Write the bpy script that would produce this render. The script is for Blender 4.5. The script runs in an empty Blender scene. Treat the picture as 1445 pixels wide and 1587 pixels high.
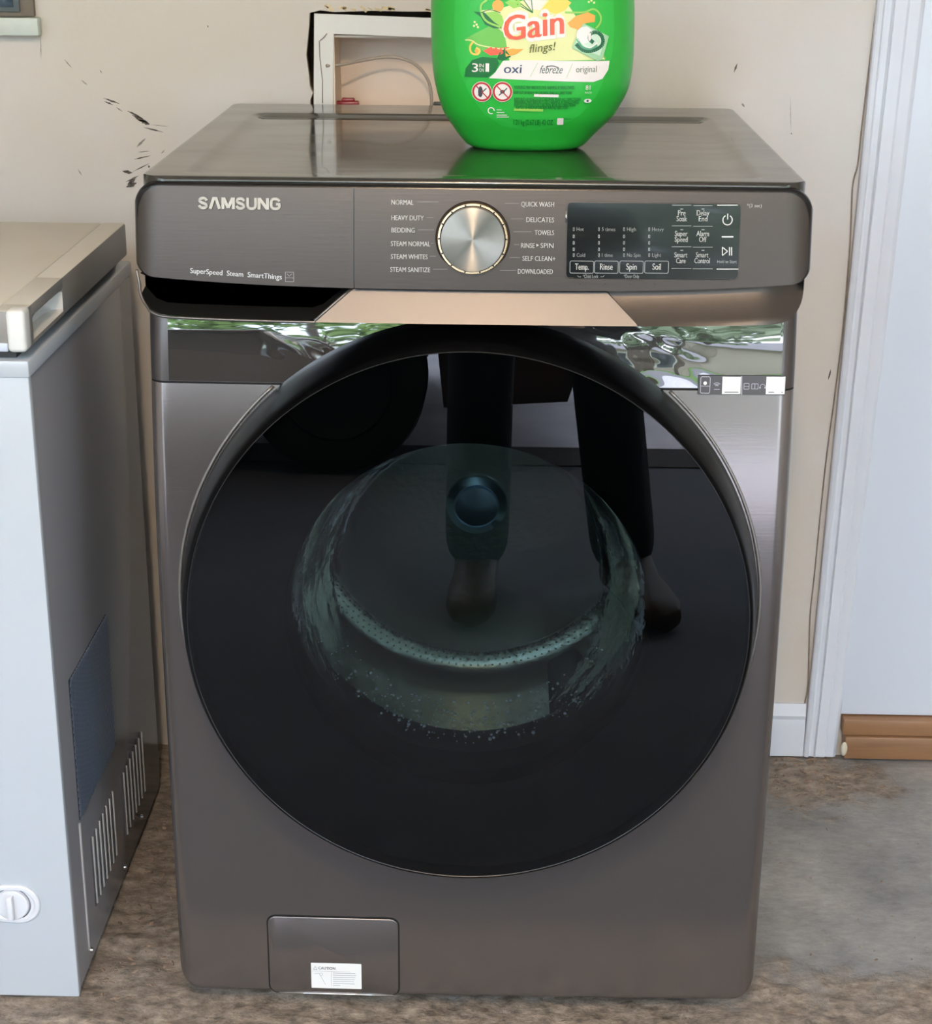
import bpy, bmesh, math, random
from mathutils import Vector, Matrix, Euler, noise
random.seed(4)
sc = bpy.context.scene
COL = sc.collection
R = math.radians

# ------------------------------------------------------------------ camera
W, H, F = 1445, 1587, 2665.59
CAM = Vector((0.0342, -1.7134, 1.2589)); PITCH, YAW, ROLL = 0.3478, 0.0220, 0.0076
fw = Vector((-math.sin(YAW)*math.cos(PITCH), math.cos(YAW)*math.cos(PITCH), -math.sin(PITCH)))
rt = fw.cross(Vector((0, 0, 1))).normalized(); up = rt.cross(fw)
rt2 = rt*math.cos(ROLL)+up*math.sin(ROLL); up2 = up*math.cos(ROLL)-rt*math.sin(ROLL)
cd = bpy.data.cameras.new('camera'); cam = bpy.data.objects.new('camera', cd); COL.objects.link(cam)
M = Matrix((rt2, up2, -fw)).transposed().to_4x4(); M.translation = CAM
cam.matrix_world = M
cd.sensor_fit = 'HORIZONTAL'; cd.sensor_width = 36.0; cd.lens = 36.0*F/W; cd.clip_start = 0.02; cd.clip_end = 200
sc.camera = cam

# ------------------------------------------------------------------ light
wd = bpy.data.worlds.new('world'); sc.world = wd; wd.use_nodes = True
nt = wd.node_tree; bg = nt.nodes['Background']
tc = nt.nodes.new('ShaderNodeTexCoord'); mp = nt.nodes.new('ShaderNodeMapping'); mp.inputs['Scale'].default_value = (1, 1, 2.5)
nz = nt.nodes.new('ShaderNodeTexNoise'); nz.inputs['Scale'].default_value = 3; nz.inputs['Detail'].default_value = 6
cr = nt.nodes.new('ShaderNodeValToRGB')
cr.color_ramp.elements[0].position = .3; cr.color_ramp.elements[0].color = (.62, .78, 1.0, 1)
cr.color_ramp.elements[1].position = .7; cr.color_ramp.elements[1].color = (.84, .94, 1.08, 1)
nt.links.new(tc.outputs['Generated'], mp.inputs['Vector']); nt.links.new(mp.outputs[0], nz.inputs['Vector'])
nt.links.new(nz.outputs['Fac'], cr.inputs[0]); nt.links.new(cr.outputs[0], bg.inputs[0])
bg.inputs[1].default_value = 8.0
LAMP_POWER = 60.0
sc.view_settings.view_transform = 'Standard'; sc.view_settings.look = 'None'
sc.view_settings.gamma = 1.0; sc.view_settings.use_curve_mapping = False
sc.view_settings.exposure = 0.38

# ------------------------------------------------------------------ helpers
def S(r, g, b):
    f = lambda c: (c/255/12.92) if c/255 <= .04045 else ((c/255+.055)/1.055)**2.4
    return (f(r), f(g), f(b), 1)

def mat(name, col, rough=.5, metal=0, spec=.5, bump=0, bscale=50, bstretch=(1, 1, 1), var=0, vscale=5, coat=0, coatr=.05, aniso=0, ior=1.5, emit=None, estr=1, vstretch=(1, 1, 1), rvar=0):
    m = bpy.data.materials.new(name); m.use_nodes = True
    n = m.node_tree; p = n.nodes['Principled BSDF']
    p.inputs['Base Color'].default_value = col if len(col) == 4 else (*col, 1)
    p.inputs['Roughness'].default_value = rough; p.inputs['Metallic'].default_value = metal
    p.inputs['Specular IOR Level'].default_value = spec; p.inputs['IOR'].default_value = ior
    p.inputs['Coat Weight'].default_value = coat; p.inputs['Coat Roughness'].default_value = coatr
    p.inputs['Anisotropic'].default_value = aniso
    if emit: p.inputs['Emission Color'].default_value = emit; p.inputs['Emission Strength'].default_value = estr
    t = None
    def coords(st):
        t = n.nodes.new('ShaderNodeTexCoord'); mp = n.nodes.new('ShaderNodeMapping'); mp.inputs['Scale'].default_value = st
        n.links.new(t.outputs['Object'], mp.inputs['Vector']); return mp.outputs[0]
    if bump:
        x = n.nodes.new('ShaderNodeTexNoise'); x.inputs['Scale'].default_value = bscale; x.inputs['Detail'].default_value = 5
        n.links.new(coords(bstretch), x.inputs['Vector'])
        b = n.nodes.new('ShaderNodeBump'); b.inputs['Strength'].default_value = bump; b.inputs['Distance'].default_value = .002
        n.links.new(x.outputs['Fac'], b.inputs['Height']); n.links.new(b.outputs[0], p.inputs['Normal'])
    if var or rvar:
        x = n.nodes.new('ShaderNodeTexNoise'); x.inputs['Scale'].default_value = vscale; x.inputs['Detail'].default_value = 6; x.inputs['Roughness'].default_value = .6
        n.links.new(coords(vstretch), x.inputs['Vector'])
        if var:
            r = n.nodes.new('ShaderNodeValToRGB'); r.color_ramp.elements[0].position = .3; r.color_ramp.elements[1].position = .7
            r.color_ramp.elements[0].color = tuple(c*(1-var) for c in col[:3])+(1,); r.color_ramp.elements[1].color = tuple(min(1, c*(1+var)) for c in col[:3])+(1,)
            n.links.new(x.outputs['Fac'], r.inputs[0]); n.links.new(r.outputs[0], p.inputs['Base Color'])
        if rvar:
            q = n.nodes.new('ShaderNodeMapRange'); q.inputs['From Min'].default_value = .3; q.inputs['From Max'].default_value = .7
            q.inputs['To Min'].default_value = max(0, rough-rvar); q.inputs['To Max'].default_value = rough+rvar
            n.links.new(x.outputs['Fac'], q.inputs['Value']); n.links.new(q.outputs[0], p.inputs['Roughness'])
    return m

def tinted_glass(name, tint, ior, rough=.0, bump=0, bscale=40):
    m = bpy.data.materials.new(name); m.use_nodes = True; n = m.node_tree; n.nodes.clear()
    o = n.nodes.new('ShaderNodeOutputMaterial'); mx = n.nodes.new('ShaderNodeMixShader'); fr = n.nodes.new('ShaderNodeFresnel')
    fr.inputs['IOR'].default_value = ior
    g = n.nodes.new('ShaderNodeBsdfGlossy'); g.inputs['Roughness'].default_value = rough; g.inputs['Color'].default_value = (1, 1, 1, 1)
    t = n.nodes.new('ShaderNodeBsdfTransparent'); t.inputs['Color'].default_value = tint
    n.links.new(fr.outputs[0], mx.inputs[0]); n.links.new(t.outputs[0], mx.inputs[1]); n.links.new(g.outputs[0], mx.inputs[2]); n.links.new(mx.outputs[0], o.inputs[0])
    if bump:
        c = n.nodes.new('ShaderNodeTexCoord'); x = n.nodes.new('ShaderNodeTexNoise'); x.inputs['Scale'].default_value = bscale; x.inputs['Detail'].default_value = 3
        n.links.new(c.outputs['Object'], x.inputs['Vector']); b = n.nodes.new('ShaderNodeBump'); b.inputs['Strength'].default_value = bump; b.inputs['Distance'].default_value = .01
        n.links.new(x.outputs['Fac'], b.inputs['Height']); n.links.new(b.outputs[0], g.inputs['Normal']); n.links.new(b.outputs[0], fr.inputs['Normal'])
    return m

def link(name, me, parent=None, mats=()):
    o = bpy.data.objects.new(name, me); COL.objects.link(o)
    for m in (mats if isinstance(mats, (list, tuple)) else [mats]): me.materials.append(m)
    if parent: o.parent = parent
    return o
def mesh(name, vs, fs, m, parent=None, smooth=False, mi=None):
    me = bpy.data.meshes.new(name); me.from_pydata([tuple(v) for v in vs], [], fs); me.update()
    if smooth: me.polygons.foreach_set('use_smooth', [True]*len(me.polygons))
    if mi: me.polygons.foreach_set('material_index', mi)
    return link(name, me, parent, m)
def frombm(name, bm, m, parent=None, smooth=True, angle=35):
    me = bpy.data.meshes.new(name); bmesh.ops.recalc_face_normals(bm, faces=bm.faces); bm.to_mesh(me); bm.free()
    if smooth:
        me.polygons.foreach_set('use_smooth', [True]*len(me.polygons))
        me.set_sharp_from_angle(angle=R(angle))
    return link(name, me, parent, m)
def addbox(bm, x0, x1, y0, y1, z0, z1, bev=0, seg=2, mtx=None):
    r = bmesh.ops.create_cube(bm, size=1); vs = r['verts']
    for v in vs: v.co = Vector(((x0+x1)/2+v.co.x*(x1-x0), (y0+y1)/2+v.co.y*(y1-y0), (z0+z1)/2+v.co.z*(z1-z0)))
    if bev:
        es = list({e for v in vs for e in v.link_edges})
        rr = bmesh.ops.bevel(bm, geom=es, offset=bev, segments=seg, affect='EDGES', profile=.5); vs = list({v for f in rr['faces'] for v in f.verts} | {v for v in vs if v.is_valid})
    if mtx: bmesh.ops.transform(bm, matrix=mtx, verts=[v for v in vs if v.is_valid])
def box(name, x0, x1, y0, y1, z0, z1, m, parent=None, bev=0, seg=2):
    bm = bmesh.new(); addbox(bm, x0, x1, y0, y1, z0, z1, bev, seg); return frombm(name, bm, m, parent)
def empty(name, loc=(0, 0, 0)):
    o = bpy.data.objects.new(name, None); COL.objects.link(o); o.location = loc; o.empty_display_size = .1; return o
def tag(o, label=None, cat=None, group=None, kind=None):
    if label: o['label'] = label
    if cat: o['category'] = cat
    if group: o['group'] = group
    if kind: o['kind'] = kind
    return o
def lathe(name, prof, n, m, parent, center, axis='y', smooth=True, arc=None, closed=False):
    """profile of (radius, axial offset) spun round an axis through center"""
    vs, fs = [], []
    for i in range(n):
        a = 2*math.pi*i/n
        for r, h in prof:
            if axis == 'y': vs.append((center[0]+r*math.cos(a), center[1]+h, center[2]+r*math.sin(a)))
            elif axis == 'z': vs.append((center[0]+r*math.cos(a), center[1]+r*math.sin(a), center[2]+h))
    k = len(prof)
    for i in range(n):
        j = (i+1) % n
        for q in range(k-1):
            fs.append((i*k+q, i*k+q+1, j*k+q+1, j*k+q))
    bm = bmesh.new(); bv = [bm.verts.new(v) for v in vs]
    for f in fs:
        try: bm.faces.new([bv[i] for i in f])
        except ValueError: pass
    bmesh.ops.remove_doubles(bm, verts=bm.verts, dist=1e-6)
    return frombm(name, bm, m, parent, smooth, 40)
def tube(name, pts, rad, m, parent=None, n=8, closed=False):
    vs, fs = [], []; P = [Vector(p) for p in pts]; L = len(P)
    prev = None
    for i, p in enumerate(P):
        a = P[(i-1) % L] if closed or i else p; b = P[(i+1) % L] if closed or i < L-1 else p
        t = (b-a).normalized()
        u = t.orthogonal().normalized() if prev is None else (prev-t*prev.dot(t)).normalized()
        prev = u; w = t.cross(u); r = rad[i] if isinstance(rad, (list, tuple)) else rad
        for k in range(n): vs.append(p+(u*math.cos(2*math.pi*k/n)+w*math.sin(2*math.pi*k/n))*r)
    for i in range(L if closed else L-1):
        j = (i+1) % L
        for k in range(n): fs.append((i*n+k, i*n+(k+1) % n, j*n+(k+1) % n, j*n+k))
    if not closed: fs.append(tuple(range(n))[::-1]); fs.append(tuple((L-1)*n+k for k in range(n)))
    return mesh(name, vs, fs, m, parent, True)
def spline(pts, n=8):
    P = [Vector(p) for p in pts]; out = []
    for i in range(len(P)-1):
        a, b, c, d = P[max(i-1, 0)], P[i], P[i+1], P[min(i+2, len(P)-1)]
        for k in range(n):
            t = k/n; out.append(.5*((2*b)+(c-a)*t+(2*a-5*b+4*c-d)*t*t+(3*b-a-3*c+d)*t**3))
    out.append(P[-1]); return out
def colgrid(name, xs, zlo, zhi, vs_, yf, m, parent, skip=None, back=None):
    """front sheet y = yf(x,z) between the curves zlo and zhi, with a skirt running back to y = back"""
    V, Fc = [], []; nx, nv = len(xs), len(vs_)
    for x in xs:
        a, b = zlo(x), zhi(x)
        for v in vs_:
            z = a+(b-a)*v; V.append((x, yf(x, z), z))
    for i in range(nx-1):
        for j in range(nv-1):
            q = (i*nv+j, (i+1)*nv+j, (i+1)*nv+j+1, i*nv+j+1)
            if skip and all(skip(V[k][0], V[k][2]) for k in q): continue
            Fc.append(q)
    if back is not None:
        loop = [i*nv for i in range(nx)]+[(nx-1)*nv+j for j in range(1, nv)]+[i*nv+nv-1 for i in range(nx-2, -1, -1)]+[j for j in range(nv-2, 0, -1)]
        b0 = len(V)
        for k in loop: V.append((V[k][0], back, V[k][2]))
        n = len(loop)
        for k in range(n): Fc.append((loop[k], b0+k, b0+(k+1) % n, loop[(k+1) % n]))
    o = mesh(name, V, Fc, m, parent, True); o.data.set_sharp_from_angle(angle=R(50)); return o
def dense(a, b, n, edge=.03, ne=10):
    l = [a+edge*(1-math.cos(math.pi/2*k/ne)) for k in range(ne)]; mid = [a+edge+(b-a-2*edge)*k/n for k in range(n+1)]
    return l+mid+[a+b-x for x in l[::-1]]

# pixel of the photograph -> point on a surface (the surfaces themselves are fixed in metres)
def ray(px, py): return fw+rt2*((px-W/2)/F)+up2*((H/2-py)/F)
def onY(px, py, yf):
    d = ray(px, py); y = 0.0
    for _ in range(12):
        t = (y-CAM.y)/d.y; p = CAM+d*t
        y = yf(p.x, p.z) if callable(yf) else yf
    return p.x, p.z

class Print:
    """flat print laid on a curved surface: layers of polygons and letters, one material slot per ink"""
    def __init__(s, pt): s.pt = pt; s.v = []; s.f = []; s.mi = []; s.m = []; s.lay = 0; s.off = .0004
    def ink(s, m):
        if m not in s.m: s.m.append(m)
        return s.m.index(m)
    def add(s, P, Fc, m):
        b = len(s.v); k = s.ink(m)
        for x, z in P: s.v.append(s.pt(x, z, s.off))
        for f in Fc: s.f.append(tuple(b+i for i in f)); s.mi.append(k)
    def up(s, d=.00015): s.off += d
    def poly(s, P, m, seg=.006):
        bm = bmesh.new(); f = bm.faces.new([bm.verts.new((x, 0, z)) for x, z in P])
        bmesh.ops.triangulate(bm, faces=[f])
        for _ in range(5):
            es = [e for e in bm.edges if e.calc_length() > seg*1.6]
            if not es: break
            bmesh.ops.subdivide_edges(bm, edges=es, cuts=1); bmesh.ops.triangulate(bm, faces=bm.faces)
        bm.verts.index_update(); s.add([(v.co.x, v.co.z) for v in bm.verts], [tuple(v.index for v in f.verts) for f in bm.faces], m); bm.free()
    def line(s, x0, z0, x1, z1, w, m):
        d = Vector((x1-x0, z1-z0)); L = d.length
        if L == 0: return
        nn = Vector((-d.y, d.x))/L*w/2; k = max(1, int(L/.008)); P = []
        for i in range(k+1):
            c = Vector((x0, z0))+d*i/k; P += [(c-nn)[:], (c+nn)[:]]
        s.add(P, [(2*i, 2*i+2, 2*i+3, 2*i+1) for i in range(k)], m)
    def pline(s, P, w, m):
        for a, b in zip(P, P[1:]): s.line(*a, *b, w, m)
    def ring(s, x, z, r0, r1, m, a0=0, a1=360, n=28):
        P = []
        for i in range(n+1):
            a = R(a0+(a1-a0)*i/n); P += [(x+r0*math.cos(a), z+r0*math.sin(a)), (x+r1*math.cos(a), z+r1*math.sin(a))]
        s.add(P, [(2*i, 2*i+1, 2*i+3, 2*i+2) for i in range(n)], m)
    def disc(s, x, z, rx, m, rz=None, rot=0, n=24):
        rz = rz or rx; c, q = math.cos(R(rot)), math.sin(R(rot))
        s.poly([(x+rx*math.cos(2*math.pi*i/n)*c-rz*math.sin(2*math.pi*i/n)*q, z+rx*math.cos(2*math.pi*i/n)*q+rz*math.sin(2*math.pi*i/n)*c) for i in range(n)], m)
    def rrect(s, x0, x1, z0, z1, r): return rrp(x0, x1, z0, z1, r)
    def frame(s, x0, x1, z0, z1, r, w, m):
        A = rrp(x0, x1, z0, z1, r); B = rrp(x0+w, x1-w, z0+w, z1-w, max(r-w, 1e-4)); n = len(A)
        s.add(A+B, [(i, (i+1) % n, n+(i+1) % n, n+i) for i in range(n)], m)
    def text(s, t, x, z, h, m, width=None, align='L', bold=0, slant=0, rot=0):
        fb = bold if bold < .06 else 0
        if fb:
            k0 = h/.7
            for sgn in (-1, 1): s.text(t, x+sgn*fb*h*.9, z, h, m, width, align, 0, slant, rot)
            return
        P, Fc = glyphs(t, bold)
        if not P: return
        x0 = min(p[0] for p in P); x1 = max(p[0] for p in P)
        k = h/.7; kx = k if width is None else width/(x1-x0)
        wdt = (x1-x0)*kx; ox = {'L': 0, 'C': -wdt/2, 'R': -wdt}[align]; c, q = math.cos(R(rot)), math.sin(R(rot)); out = []
        for a, b in P:
            u = (a-x0)*kx+ox+b*k*slant; v = b*k; out.append((x+u*c-v*q, z+u*q+v*c))
        s.add(out, Fc, m)
    def build(s, name, parent):
        o = mesh(name, s.v, s.f, s.m, parent, False, s.mi)
        bm = bmesh.new(); bm.from_mesh(o.data); bm.to_mesh(o.data); bm.free(); return o
_g = {}
def glyphs(t, bold):
    if (t, bold) in _g: return _g[(t, bold)]
    c = bpy.data.curves.new('t', 'FONT'); c.body = t; c.size = 1; c.offset = bold; c.resolution_u = 3
    o = bpy.data.objects.new('t', c); COL.objects.link(o); dg = bpy.context.evaluated_depsgraph_get(); me = bpy.data.meshes.new_from_object(o.evaluated_get(dg))
    P = [(v.co.x, v.co.y) for v in me.vertices]; Fc = [tuple(p.vertices) for p in me.polygons]
    bpy.data.objects.remove(o); bpy.data.curves.remove(c); bpy.data.meshes.remove(me); _g[(t, bold)] = (P, Fc); return P, Fc
def rrp(x0, x1, z0, z1, r, n=6):
    P = []
    for cx, cz, a in ((x1-r, z1-r, 0), (x0+r, z1-r, 90), (x0+r, z0+r, 180), (x1-r, z0+r, 270)):
        for i in range(n+1): P.append((cx+r*math.cos(R(a+90*i/n)), cz+r*math.sin(R(a+90*i/n))))
    return P
def ink(name, c, rough=.45): return mat(name, c, rough)

# ------------------------------------------------------------------ materials
m_steel = mat('dark_bronze_steel', S(128, 121, 118), .22, .8, bump=.025, bscale=400, bstretch=(.05, 1, 1))
m_console = mat('console_steel', S(78, 71, 66), .38, .7, bump=.05, bscale=500, bstretch=(.05, 1, 1))
m_band = mat('band_steel', S(94, 88, 86), .32, .8)
m_film = mat('film_gloss', S(128, 126, 124), .02, .85)
m_bezel = mat('black_bezel', S(16, 16, 17), .22)
m_lid = mat('glossy_grey_lid', S(60, 58, 53), .16, .25, coat=.3, coatr=.03, rvar=.07, vscale=9, vstretch=(.6, 2, 1), var=.12)
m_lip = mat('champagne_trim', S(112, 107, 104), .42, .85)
m_lipd = mat('champagne_trim_shaded', S(98, 91, 86), .42, .85)  # same trim, darkened to give the right facet its shade
m_black = mat('black_plastic', S(14, 15, 15), .4)
m_gloss = mat('gloss_black', S(4, 4, 5), .3, spec=.5, ior=1.18)
m_rubber = mat('grey_gasket', S(40, 42, 44), .5)
m_chrome = mat('chrome', S(215, 215, 215), .14, 1)
m_drum = mat('drum_steel', S(190, 186, 176), .24, .85, bump=.3, bscale=110)
m_hole = mat('dark_hole', S(5, 5, 5), .8)
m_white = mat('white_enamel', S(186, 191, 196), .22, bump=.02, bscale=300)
m_side = mat('freezer_side_shaded', S(138, 136, 140), .2, bump=.03, bscale=160)
m_wplastic = mat('white_plastic', S(222, 220, 214), .4)
m_concrete = None

# ================================================================== STRUCTURE
WY = .684
def wall_material():
    m = bpy.data.materials.new('garage_wall_paint'); m.use_nodes = True; n = m.node_tree; p = n.nodes['Principled BSDF']; p.inputs['Roughness'].default_value = .6
    t = n.nodes.new('ShaderNodeTexCoord')
    x = n.nodes.new('ShaderNodeTexNoise'); x.inputs['Scale'].default_value = 3.2; x.inputs['Detail'].default_value = 5; n.links.new(t.outputs['Object'], x.inputs['Vector'])
    r = n.nodes.new('ShaderNodeValToRGB'); r.color_ramp.elements[0].position = .34; r.color_ramp.elements[0].color = S(202, 193, 181); r.color_ramp.elements[1].position = .62; r.color_ramp.elements[1].color = S(207, 203, 198)
    n.links.new(x.outputs['Fac'], r.inputs[0])
    d = n.nodes.new('ShaderNodeTexNoise'); d.inputs['Scale'].default_value = 22; d.inputs['Detail'].default_value = 8; d.inputs['Roughness'].default_value = .7; n.links.new(t.outputs['Object'], d.inputs['Vector'])
    q = n.nodes.new('ShaderNodeMapRange'); q.inputs['From Min'].default_value = .62; q.inputs['From Max'].default_value = .8; q.inputs['To Max'].default_value = .35; n.links.new(d.outputs['Fac'], q.inputs['Value'])
    mx = n.nodes.new('ShaderNodeMixRGB'); mx.inputs[2].default_value = S(206, 188, 162); n.links.new(q.outputs[0], mx.inputs[0]); n.links.new(r.outputs[0], mx.inputs[1]); n.links.new(mx.outputs[0], p.inputs['Base Color'])
    b = n.nodes.new('ShaderNodeBump'); b.inputs['Strength'].default_value = .25; b.inputs['Distance'].default_value = .002
    y = n.nodes.new('ShaderNodeTexNoise'); y.inputs['Scale'].default_value = 60; n.links.new(t.outputs['Object'], y.inputs['Vector']); n.links.new(y.outputs['Fac'], b.inputs['Height']); n.links.new(b.outputs[0], p.inputs['Normal'])
    return m
m_wall = wall_material()
m_trim = mat('white_trim_paint', S(212, 216, 224), .45, bump=.08, bscale=30, bstretch=(1, 1, .1), var=.03, vscale=12)
m_doorw = mat('white_door_paint', S(214, 221, 231), .4)
m_gyp = mat('torn_drywall', S(205, 186, 150), .9, bump=.5, bscale=120, var=.25, vscale=60)
m_cavity = mat('wall_cavity_wood', S(62, 52, 42), .9, bump=.8, bscale=60, var=.5, vscale=40)

# back wall with the broken-out opening round the washer outlet box
hole = [(-.234, 1.1), (-.235, 1.085), (-.238, 1.06), (-.240, 1.045), (-.237, 1.02), (-.236, 1.004), (-.232, .995), (-.236, .985), (-.236, .93), (-.2, .922), (-.1, .925), (.0, .922),
        (.02, .94), (.022, 1.0), (.019, 1.06), (.02, 1.098), (-.03, 1.101), (-.06, 1.1035), (-.1, 1.103), (-.15, 1.1035), (-.2, 1.1015), (-.22, 1.1035)]
def wall_back():
    bm = bmesh.new(); X0, X1 = -2.6, 2.2; outer = [(X0, -.06), (X1, -.06), (X1, 2.45), (X0, 2.45)]
    def loop(P):
        vs = [bm.verts.new((x, WY, z)) for x, z in P]; return vs, [bm.edges.new((vs[i], vs[(i+1) % len(vs)])) for i in range(len(vs))]
    a, ea = loop(outer); b, eb = loop(hole)
    bmesh.ops.triangle_fill(bm, edges=ea+eb, use_beauty=True)
    bmesh.ops.recalc_face_normals(bm, faces=bm.faces)
    if bm.faces[0].normal.y > 0: bmesh.ops.reverse_faces(bm, faces=bm.faces)
    c = [bm.verts.new((x, WY+.013, z)) for x, z in hole]; k = len(hole)
    for i in range(k): f = bm.faces.new((b[i], b[(i+1) % k], c[(i+1) % k], c[i])); f.material_index = 1
    me = bpy.data.meshes.new('wall_back'); bm.to_mesh(me); bm.free()
    return tag(link('wall_back', me, None, [m_wall, m_gyp]), kind='structure')
wb = wall_back()
# cavity behind the opening
bm = bmesh.new()
for a in ((-.27, .06, WY+.125, WY+.135, .88, 1.15), (-.27, -.25, WY+.013, WY+.125, .88, 1.15), (.04, .06, WY+.013, WY+.125, .88, 1.15), (-.27, .06, WY+.013, WY+.125, 1.13, 1.15), (-.27, .06, WY+.013, WY+.125, .88, .9)):
    addbox(bm, *a)
frombm('wall_cavity', bm, m_cavity, wb, False)
# torn paper and plaster chips along the top edge of the opening
bm = bmesh.new()
for i in range(20):
    x = -.22+random.random()*.19; z = 1.1045+random.random()*.006*(.3+math.sin(x*40)**2)
    s = .0012+random.random()*.003; a = random.random()*3
    addbox(bm, -s*1.6, s*1.6, -.0008, .0006, -s*.5, s*.5, 0, mtx=Matrix.Translation((x, WY, z)) @ Matrix.Rotation(a*.3, 4, 'Y'))
tag(frombm('torn_plaster', bm, m_gyp, wb, False), kind='stuff')

# scuffs, gouges and nail holes on the wall
m_scuff = mat('black_scuff', S(88, 82, 76), .8, var=.5, vscale=220)
m_scuffl = mat('grey_scuff', S(138, 130, 122), .8, var=.3, vscale=200)
def scuff(px0, py0, px1, py1, w, m):
    a = Vector(onY(px0, py0, WY)); b = Vector(onY(px1, py1, WY)); d = b-a; L = d.length; nn = Vector((-d.y, d.x))/L; P = []
    for i in range(9):
        t = i/8; P.append(a+d*t+nn*w*(.5+.5*random.random())*math.sin(math.pi*min(.97, max(.06, t))))
    for i in range(8, -1, -1):
        t = i/8; P.append(a+d*t-nn*w*(.4+.6*random.random())*math.sin(math.pi*min(.97, max(.06, t))))
    mesh('scuff_mark', [(p.x, WY-.0006, p.y) for p in P], [tuple(range(18))], m, wb)
for a in [(160, 152, 186, 161, .0016), (162, 157, 176, 163, .0016), (198, 172, 222, 184, .0022), (205, 178, 232, 192, .003), (216, 186, 232, 193, .003), (222, 197, 254, 205, .0012),
          (208, 247, 234, 241, .0012), (190, 265, 206, 268, .003), (206, 266, 232, 253, .001), (195, 282, 215, 272, .0012), (196, 290, 212, 283, .004), (198, 286, 210, 276, .003), (230, 256, 232, 260, .0018), (1138, 112, 1143, 98, .0016), (322, 39, 323, 43, .001), (1284, 588, 1288, 572, .0018), (1226, 206, 1228, 208, .001)]:
    scuff(*a, m_scuff)
for a in [(100, 92, 112, 106, .001), (126, 124, 136, 132, .0012), (180, 166, 190, 173, .001), (232, 193, 262, 196, .0006), (212, 228, 226, 214, .002), (214, 236, 232, 234, .0012), (63, 55, 64, 92, .0008), (1150, 160, 1154, 166, .002), (1225, 150, 1226, 204, .0005),
          (250, 238, 256, 232, .001), (155, 108, 158, 114, .001), (121, 262, 127, 272, .001)]:
    scuff(*a, m_scuffl)

def concrete(name, c0, c1, c2, wet=True):
    m = bpy.data.materials.new(name); m.use_nodes = True; n = m.node_tree; p = n.nodes['Principled BSDF']; N = n.nodes.new; L = n.links.new
    t = N('ShaderNodeTexCoord')
    def noi(sc_, det, ro=.6, st=(1, 1, 1)):
        mp = N('ShaderNodeMapping'); mp.inputs['Scale'].default_value = st; L(t.outputs['Object'], mp.inputs['Vector'])
        x = N('ShaderNodeTexNoise'); x.inputs['Scale'].default_value = sc_; x.inputs['Detail'].default_value = det; x.inputs['Roughness'].default_value = ro; L(mp.outputs[0], x.inputs['Vector']); return x.outputs['Fac']
    a = noi(5, 8, .65); r = N('ShaderNodeValToRGB'); r.color_ramp.elements[0].position = .36; r.color_ramp.elements[0].color = c0; r.color_ramp.elements[1].position = .64; r.color_ramp.elements[1].color = c1; L(a, r.inputs[0])
    # brown rough patches: near the wall corner, in front of and left of the washer
    sx = N('ShaderNodeSeparateXYZ'); L(t.outputs['Object'], sx.inputs[0])
    def mr(sock, a0, a1, b0, b1):
        q = N('ShaderNodeMapRange'); q.inputs['From Min'].default_value = a0; q.inputs['From Max'].default_value = a1; q.inputs['To Min'].default_value = b0; q.inputs['To Max'].default_value = b1; L(sock, q.inputs['Value']); return q.outputs[0]
    def ma(op, x, y):
        q = N('ShaderNodeMath'); q.operation = op
        for k, s in enumerate((x, y)):
            if isinstance(s, (int, float)): q.inputs[k].default_value = s
            else: L(s, q.inputs[k])
        return q.outputs[0]
    front = mr(sx.outputs['Y'], .18, .0, 0, 1); left = mr(sx.outputs['X'], -.25, -.36, 0, 1)
    vd = N('ShaderNodeVectorMath'); vd.operation = 'DISTANCE'; vd.inputs[1].default_value = (.5, .6, 0); L(t.outputs['Object'], vd.inputs[0]); corner = mr(vd.outputs['Value'], .16, .02, 0, 1)
    reg = ma('MAXIMUM', ma('MAXIMUM', front, left), corner)
    b = noi(9, 9, .7); pm = mr(ma('ADD', ma('MULTIPLY', reg, .36), b), .6, .76, 0, 1)
    mx = N('ShaderNodeMixRGB'); L(pm, mx.inputs[0]); L(r.outputs[0], mx.inputs[1])
    g = noi(48, 10, .75, (1, 1.6, 1)); r2 = N('ShaderNodeValToRGB'); r2.color_ramp.elements[0].position = .36; r2.color_ramp.elements[0].color = tuple(c*.42 for c in c2[:3])+(1,); r2.color_ramp.elements[1].position = .66; r2.color_ramp.elements[1].color = tuple(min(1, c*1.5) for c in c2[:3])+(1,); L(g, r2.inputs[0])
    L(r2.outputs[0], mx.inputs[2])
    mx2 = N('ShaderNodeMixRGB'); mx2.blend_type = 'MULTIPLY'; mx2.inputs[0].default_value = .7; L(mx.outputs[0], mx2.inputs[1])
    fine = noi(75, 10, .82, (.6, 1.2, 1)); r3 = N('ShaderNodeValToRGB'); r3.color_ramp.elements[0].position = .3; r3.color_ramp.elements[0].color = (.42, .42, .42, 1); r3.color_ramp.elements[1].position = .66; L(fine, r3.inputs[0]); L(r3.outputs[0], mx2.inputs[2])
    L(mx2.outputs[0], p.inputs['Base Color'])
    bp = N('ShaderNodeBump'); bp.inputs['Distance'].default_value = .006; L(ma('MULTIPLY', g, ma('ADD', ma('MULTIPLY', pm, .9), .1)), bp.inputs['Height']); bp.inputs['Strength'].default_value = .8; L(bp.outputs[0], p.inputs['Normal'])
    p.inputs['Roughness'].default_value = .6
    if wet:  # damp film of water just under the front of the washer
        vx = mr(ma('ABSOLUTE', sx.outputs['X'], 0), .33, .25, 0, 1); vy = mr(ma('ABSOLUTE', ma('ADD', sx.outputs['Y'], -.02), 0), .06, .02, 0, 1)
        w = ma('MULTIPLY', vx, vy); w = mr(ma('ADD', ma('MULTIPLY', w, .6), b), .9, 1.0, 0, 1)
        L(mr(w, 0, 1, .62, .12), p.inputs['Roughness'])
    return m
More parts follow.
